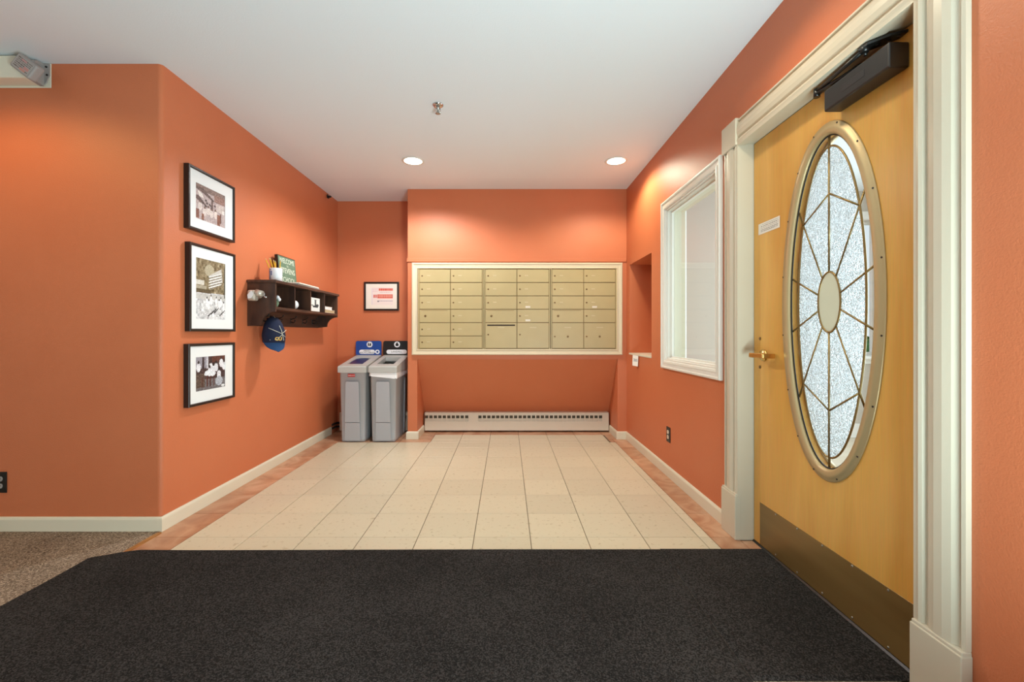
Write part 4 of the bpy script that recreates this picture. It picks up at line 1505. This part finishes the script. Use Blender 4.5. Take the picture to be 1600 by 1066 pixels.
vsb, fsb = [], []
nu, nv = 14, 9
for off in (0.0, .004):
    for j in range(nv + 1):
        for i in range(nu + 1):
            vsb.append(brim_pt(-1 + 2 * i / nu, j / nv, off))
st_ = (nu + 1) * (nv + 1)
for s in (0, 1):
    for j in range(nv):
        for i in range(nu):
            a = s * st_ + j * (nu + 1) + i
            fsb.append((a, a + 1, a + nu + 2, a + nu + 1))
bd = [j * (nu + 1) for j in range(nv + 1)] + [nv * (nu + 1) + i for i in range(1, nu + 1)] + [j * (nu + 1) + nu for j in range(nv - 1, -1, -1)] + [i for i in range(nu - 1, 0, -1)]
for k in range(len(bd)):
    a, b = bd[k], bd[(k + 1) % len(bd)]
    fsb.append((a, b, b + st_, a + st_))
MB().add(vsb, fsb, True).build('brim', M_NAVY2, cpz)
text_mesh('gold_letters', 'CU', .036, (.0905, -.005, -.028), (0, 1, 0), (0, 0, 1), M_GOLD, cpz, .002, bold=.001)
cr = MB()
cr.tube([(.0, .0, .150), (.045, .01, .10), (.078, .02, .045), (.088, .025, .015)], .0022, 6)
cr.tube([(.050, -.060, .055), (.074, -.03, .038), (.090, .022, .012), (.060, .066, .04)], .0022, 6)
cr.tube([(.060, -.056, -.035), (.088, -.01, -.03), (.092, .024, .008), (.075, .055, -.015)], .0022, 6)
cr.tube([(.091, .024, .010), (.088, .035, -.04)], .002, 6)
cr.build('white_cord', M_CORD, cpz)
MB().tube([(-.03, 0, .142), (-.05, 0, .15), (-.065, 0, .138), (-.062, 0, .10)], .003, 6).build('hanging_loop', M_NAVY, cpz)

# ------------------------------------------------------------------ bins
def rrect(hx, hy, rad, cx, cy, z, n=4):
    pts = []
    for sx, sy, a0 in ((1, 1, 0), (-1, 1, 90), (-1, -1, 180), (1, -1, 270)):
        for k in range(n + 1):
            a = math.radians(a0 + 90 * k / n)
            pts.append((cx + sx * (hx - rad) + rad * math.cos(a), cy + sy * (hy - rad) + rad * math.sin(a), z))
    return pts


def make_bin(label, x, y0, headmat, lines, icon, opening, liner, redtag, rot=0):
    """y0 is the front of the lid; local x across, y away from the camera"""
    t = thing('recycling_bin' if not liner else 'trash_bin', label, 'bin', (x, y0, 0), 'slim grey waste bins')
    t.rotation_euler = (0, 0, rot)
    D, Wd = .545, .285
    c = D / 2 + .008
    rings = [rrect(.118, D / 2 - .030, .022, 0, c, .004), rrect(.120, D / 2 - .028, .022, 0, c, .03), rrect(.131, D / 2 - .010, .022, 0, c, .70),
             rrect(.136, D / 2 - .006, .022, 0, c, .702), rrect(.136, D / 2 - .006, .022, 0, c, .722)]
    MB().loft(rings, True, True, True).build('body', M_BINGREY, t)

    def front(u, v, h):     # on the sloping front
        f = (v - .03) / .67
        return (u, .026 - .018 * f - h, v)
    MB().prism([(-.074, .205), (.074, .205), (.066, .60), (.058, .614), (-.058, .614), (-.066, .60)], front, .0005, .006).build('front_panel', M_BINGREY, t)
    MB().prism([(-.078, .02), (.078, .02), (.0745, .199), (-.0745, .199)], front, .0005, .006).build('front_panel', M_BINGREY, t)
    for s in (1, -1):       # venting channels on the sides
        for yy in (.40,):
            MB().prism([(yy - .022, .02), (yy + .022, .02), (yy + .024, .62), (yy - .024, .62)], lambda u, v, h: (s * (.1185 + .0115 * (v - .03) / .67 + h), u, v), .0005, .008).build('side_rib', M_BINGREY, t)
    # lid: wedge shell with an opening in the sloping top
    zf, zb_, z0 = .770, .858, .706
    hx = Wd / 2
    lid = MB()

    def top(u, v, h):       # u across, v along 0..D
        return (u, v, zf + (zb_ - zf) * v / D - h)
    ox0, ox1, oy0, oy1 = opening
    wall_grid(lid, top, (-hx + .012, hx - .012), (.012, D - .004), [(ox0, ox1, oy0, oy1)], 0.0, .045)
    for s in (1, -1):
        pl = [(0.004, z0), (D, z0), (D, zb_ - .004), (.012, zf - .002), (.004, zf - .014)]
        lid.prism(pl, lambda u, v, h: (s * (hx - h), u, v), 0, .012)
    lid.box(-hx + .012, hx - .012, .002, .012, z0, zf - .010)
    lid.prism([(.002, zf - .012), (.012, zf - .012), (.013, zf + .001)], lambda u, v, h: (h, u, v), -hx + .006, hx - .006)
    lid.box(-hx + .012, hx - .012, D - .004, D, z0, zb_)
    lid.build('lid', M_BINLID, t)
    if not liner:
        ins = MB()
        pl = []
        for k in range(24):
            a = 2 * PI * k / 24
            u = (ox0 + ox1) / 2 + (ox1 - ox0) / 2 * .98 * (abs(math.cos(a)) ** .6) * (1 if math.cos(a) >= 0 else -1)
            v = (oy0 + oy1) / 2 + (oy1 - oy0) / 2 * .98 * (abs(math.sin(a)) ** .8) * (1 if math.sin(a) >= 0 else -1)
            pl.append((u, v))
        ins.prism(pl, top, .006, .030)
        ins.build('blue_insert', M_BLUEDK, t)
    else:
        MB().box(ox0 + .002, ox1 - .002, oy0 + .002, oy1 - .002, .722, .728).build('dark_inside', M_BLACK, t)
    # billboard
    hb_, ht = .858, 1.014
    rad = .022
    pl = [(-.143, hb_), (.143, hb_)] + [(.143 - rad + rad * math.cos(a), ht - rad + rad * math.sin(a)) for a in [PI / 2 * k / 6 for k in range(7)]] \
        + [(-.143 + rad - rad * math.sin(a), ht - rad + rad * math.cos(a)) for a in [PI / 2 * k / 6 for k in range(7)]]
    bb = MB().prism(pl, lambda u, v, h: (u, D - h, v), .001, .018).build('billboard', headmat, t)
    yb = D - .0183
    dsc = lambda cx, cz, r_, m, y, nm: MB().lathe([(r_, 0), (r_, .0006)], lambda a, b, h: (cx + a, y - h, cz + b), 24, False).build(nm, m, bb)
    dsc(.012, .975, .033, M_WHITE, yb, 'icon_disc')
    ic_ = MB()
    if icon == 'bag':
        ic_.prism([(.012 - .014, .956), (.012 + .014, .956), (.012 + .019, .968), (.012 + .016, .982), (.012 + .006, .989), (.012 + .009, .998), (.012 - .009, .998), (.012 - .006, .989), (.012 - .016, .982), (.012 - .019, .968)],
                  lambda u, v, h: (u, yb - h, v), .0008, .0014)
    else:
        ic_.prism([(-.008, .958), (.006, .958), (.006, .984), (.002, .990), (.002, .996), (-.004, .996), (-.004, .990), (-.008, .984)], lambda u, v, h: (u, yb - h, v), .0008, .0014)
        ic_.prism([(.010, .956), (.030, .960), (.028, .990), (.012, .986)], lambda u, v, h: (u, yb - h, v), .0008, .0014)
    ic_.build('icon', M_BLACK, bb)

    def pill(x0, x1, zc, hh):
        pts = [(x1 - hh + hh * math.cos(a), zc + hh * math.sin(a)) for a in [-PI / 2 + PI * k / 10 for k in range(11)]] + \
              [(x0 + hh + hh * math.cos(a), zc + hh * math.sin(a)) for a in [PI / 2 + PI * k / 10 for k in range(11)]]
        return MB().prism(pts, lambda u, v, h: (u, yb - h, v), 0, .0006).build('text_plate', M_WHITE, bb)
    if not liner:
        pill(-.105, .072, .892, .024)
        pill(.074, .126, .892, .024)
        MB().lathe([(.013, 0), (.013, .0005)], lambda a, b, h: (.100 + a, yb - .0007 - h, .892 + b), 6, False).build('icon', M_BLUE, bb)
    else:
        pill(-.108, .122, .892, .024)
    for i, tx in enumerate(lines):
        z = .892 + (.0105 - .021 * i if len(lines) > 1 else 0)
        text_mesh('lettering', tx, .026 if len(lines) > 1 else .028, (-.016 if not liner else .007, yb - .0012, z), (1, 0, 0), (0, 0, 1), M_BLACK, bb, .0002)
    if redtag:
        rt = MB().prism([(-.040, .662), (.030, .662), (.030, .692), (-.040, .692)], front, .0062 - .0057, .003).build('maker_tag', M_RED, t)
        fr_ = front(-.005, .677, .0036)
        text_mesh('lettering', 'Rubbermaid', .013, fr_, (1, 0, 0), (0, 0, 1), M_WHITE, rt, .0002)
    if liner:
        lr = MB()
        base = rrect(.139, D / 2 - .003, .022, 0, c, .704, 8)
        low = []
        rr2 = random.Random(9)
        for k, (a, b, z) in enumerate(base):
            fr = (b - .0) / D
            w_ = 1.012 + .012 * math.sin(k * 2.1)
            dz = .034 + .026 * max(0, a / .14) * (1 if b < .1 else .4) + .006 * math.sin(k * 1.7)
            low.append((a * w_ * 1.01, c + (b - c) * (1.008 + .006 * math.sin(k * 1.3)), .704 - dz))
        mid = [((a[0] + b[0]) / 2 * 1.006, (a[1] + b[1]) / 2, (a[2] + b[2]) / 2) for a, b in zip(base, low)]
        lr.loft([base, mid, low], True, False, True)
        lr.build('bin_liner', M_BAG, t)
    return t


make_bin('grey recycling bin with blue sign board, left of the pair', -1.556, 4.325, M_BLUE, ['MIXED', 'RECYCLABLES'], 'bottle', (-.085, .075, .10, .40), False, True)
make_bin('grey landfill bin with black sign board and white bag', -1.247, 4.325, M_BLACK, ['LANDFILL'], 'bag', (-.085, .085, .10, .42), True, False)

# ------------------------------------------------------------------ black mats


def floor_mat(name, label, x0, x1, y0, y1, nx, ny, rumple):
    def zf(x, y):
        z = .0095
        if rumple:
            z += .004 * math.exp(-((x + 1.95) / .25) ** 2 - ((y - 2.16) / .12) ** 2)
        e = min(x - x0, x1 - x, y1 - y, y - y0)
        return z - .006 * max(0, 1 - e / .015)

    def yf(x, y):      # far edge dips a little at the left corner
        if rumple and y > y1 - .2:
            return y - (.085 * max(0, min(1, (-1.86 - x) / .17)) + .012 * max(0, -x) / 2) * (y - (y1 - .2)) / .2
        return y
    X = sorted(set([x0 + (x1 - x0) * i / nx for i in range(nx + 1)] + [x0 + .015, x1 - .015]))
    Y = sorted(set([y0 + (y1 - y0) * j / ny for j in range(ny + 1)] + [y0 + .015, y1 - .015]))
    mb = MB()
    vs = [(x, yf(x, y), zf(x, y)) for y in Y for x in X]
    n = len(X)
    fs = [(j * n + i, j * n + i + 1, (j + 1) * n + i + 1, (j + 1) * n + i) for j in range(len(Y) - 1) for i in range(n - 1)]
    k = len(vs)
    vs += [(p[0], p[1], .0032) for p in vs]
    bd = [i for i in range(n)] + [j * n + n - 1 for j in range(1, len(Y))] + [(len(Y) - 1) * n + i for i in range(n - 2, -1, -1)] + [j * n for j in range(len(Y) - 2, 0, -1)]
    fs += [(bd[i], bd[(i + 1) % len(bd)], bd[(i + 1) % len(bd)] + k, bd[i] + k) for i in range(len(bd))]
    o = mb.add(vs, fs).build(name, M_MAT)
    return tag(o, label, 'mat', 'black entrance mats')


floor_mat('entrance_mat', 'large black entrance mat covering the foreground floor', -2.035, .7765, -2.4, 2.190, 60, 40, True)
floor_mat('entrance_mat', 'narrow black mat strip along the oval-glass door',   .7775, 1.299, 1.360, 2.194, 14, 20, False)
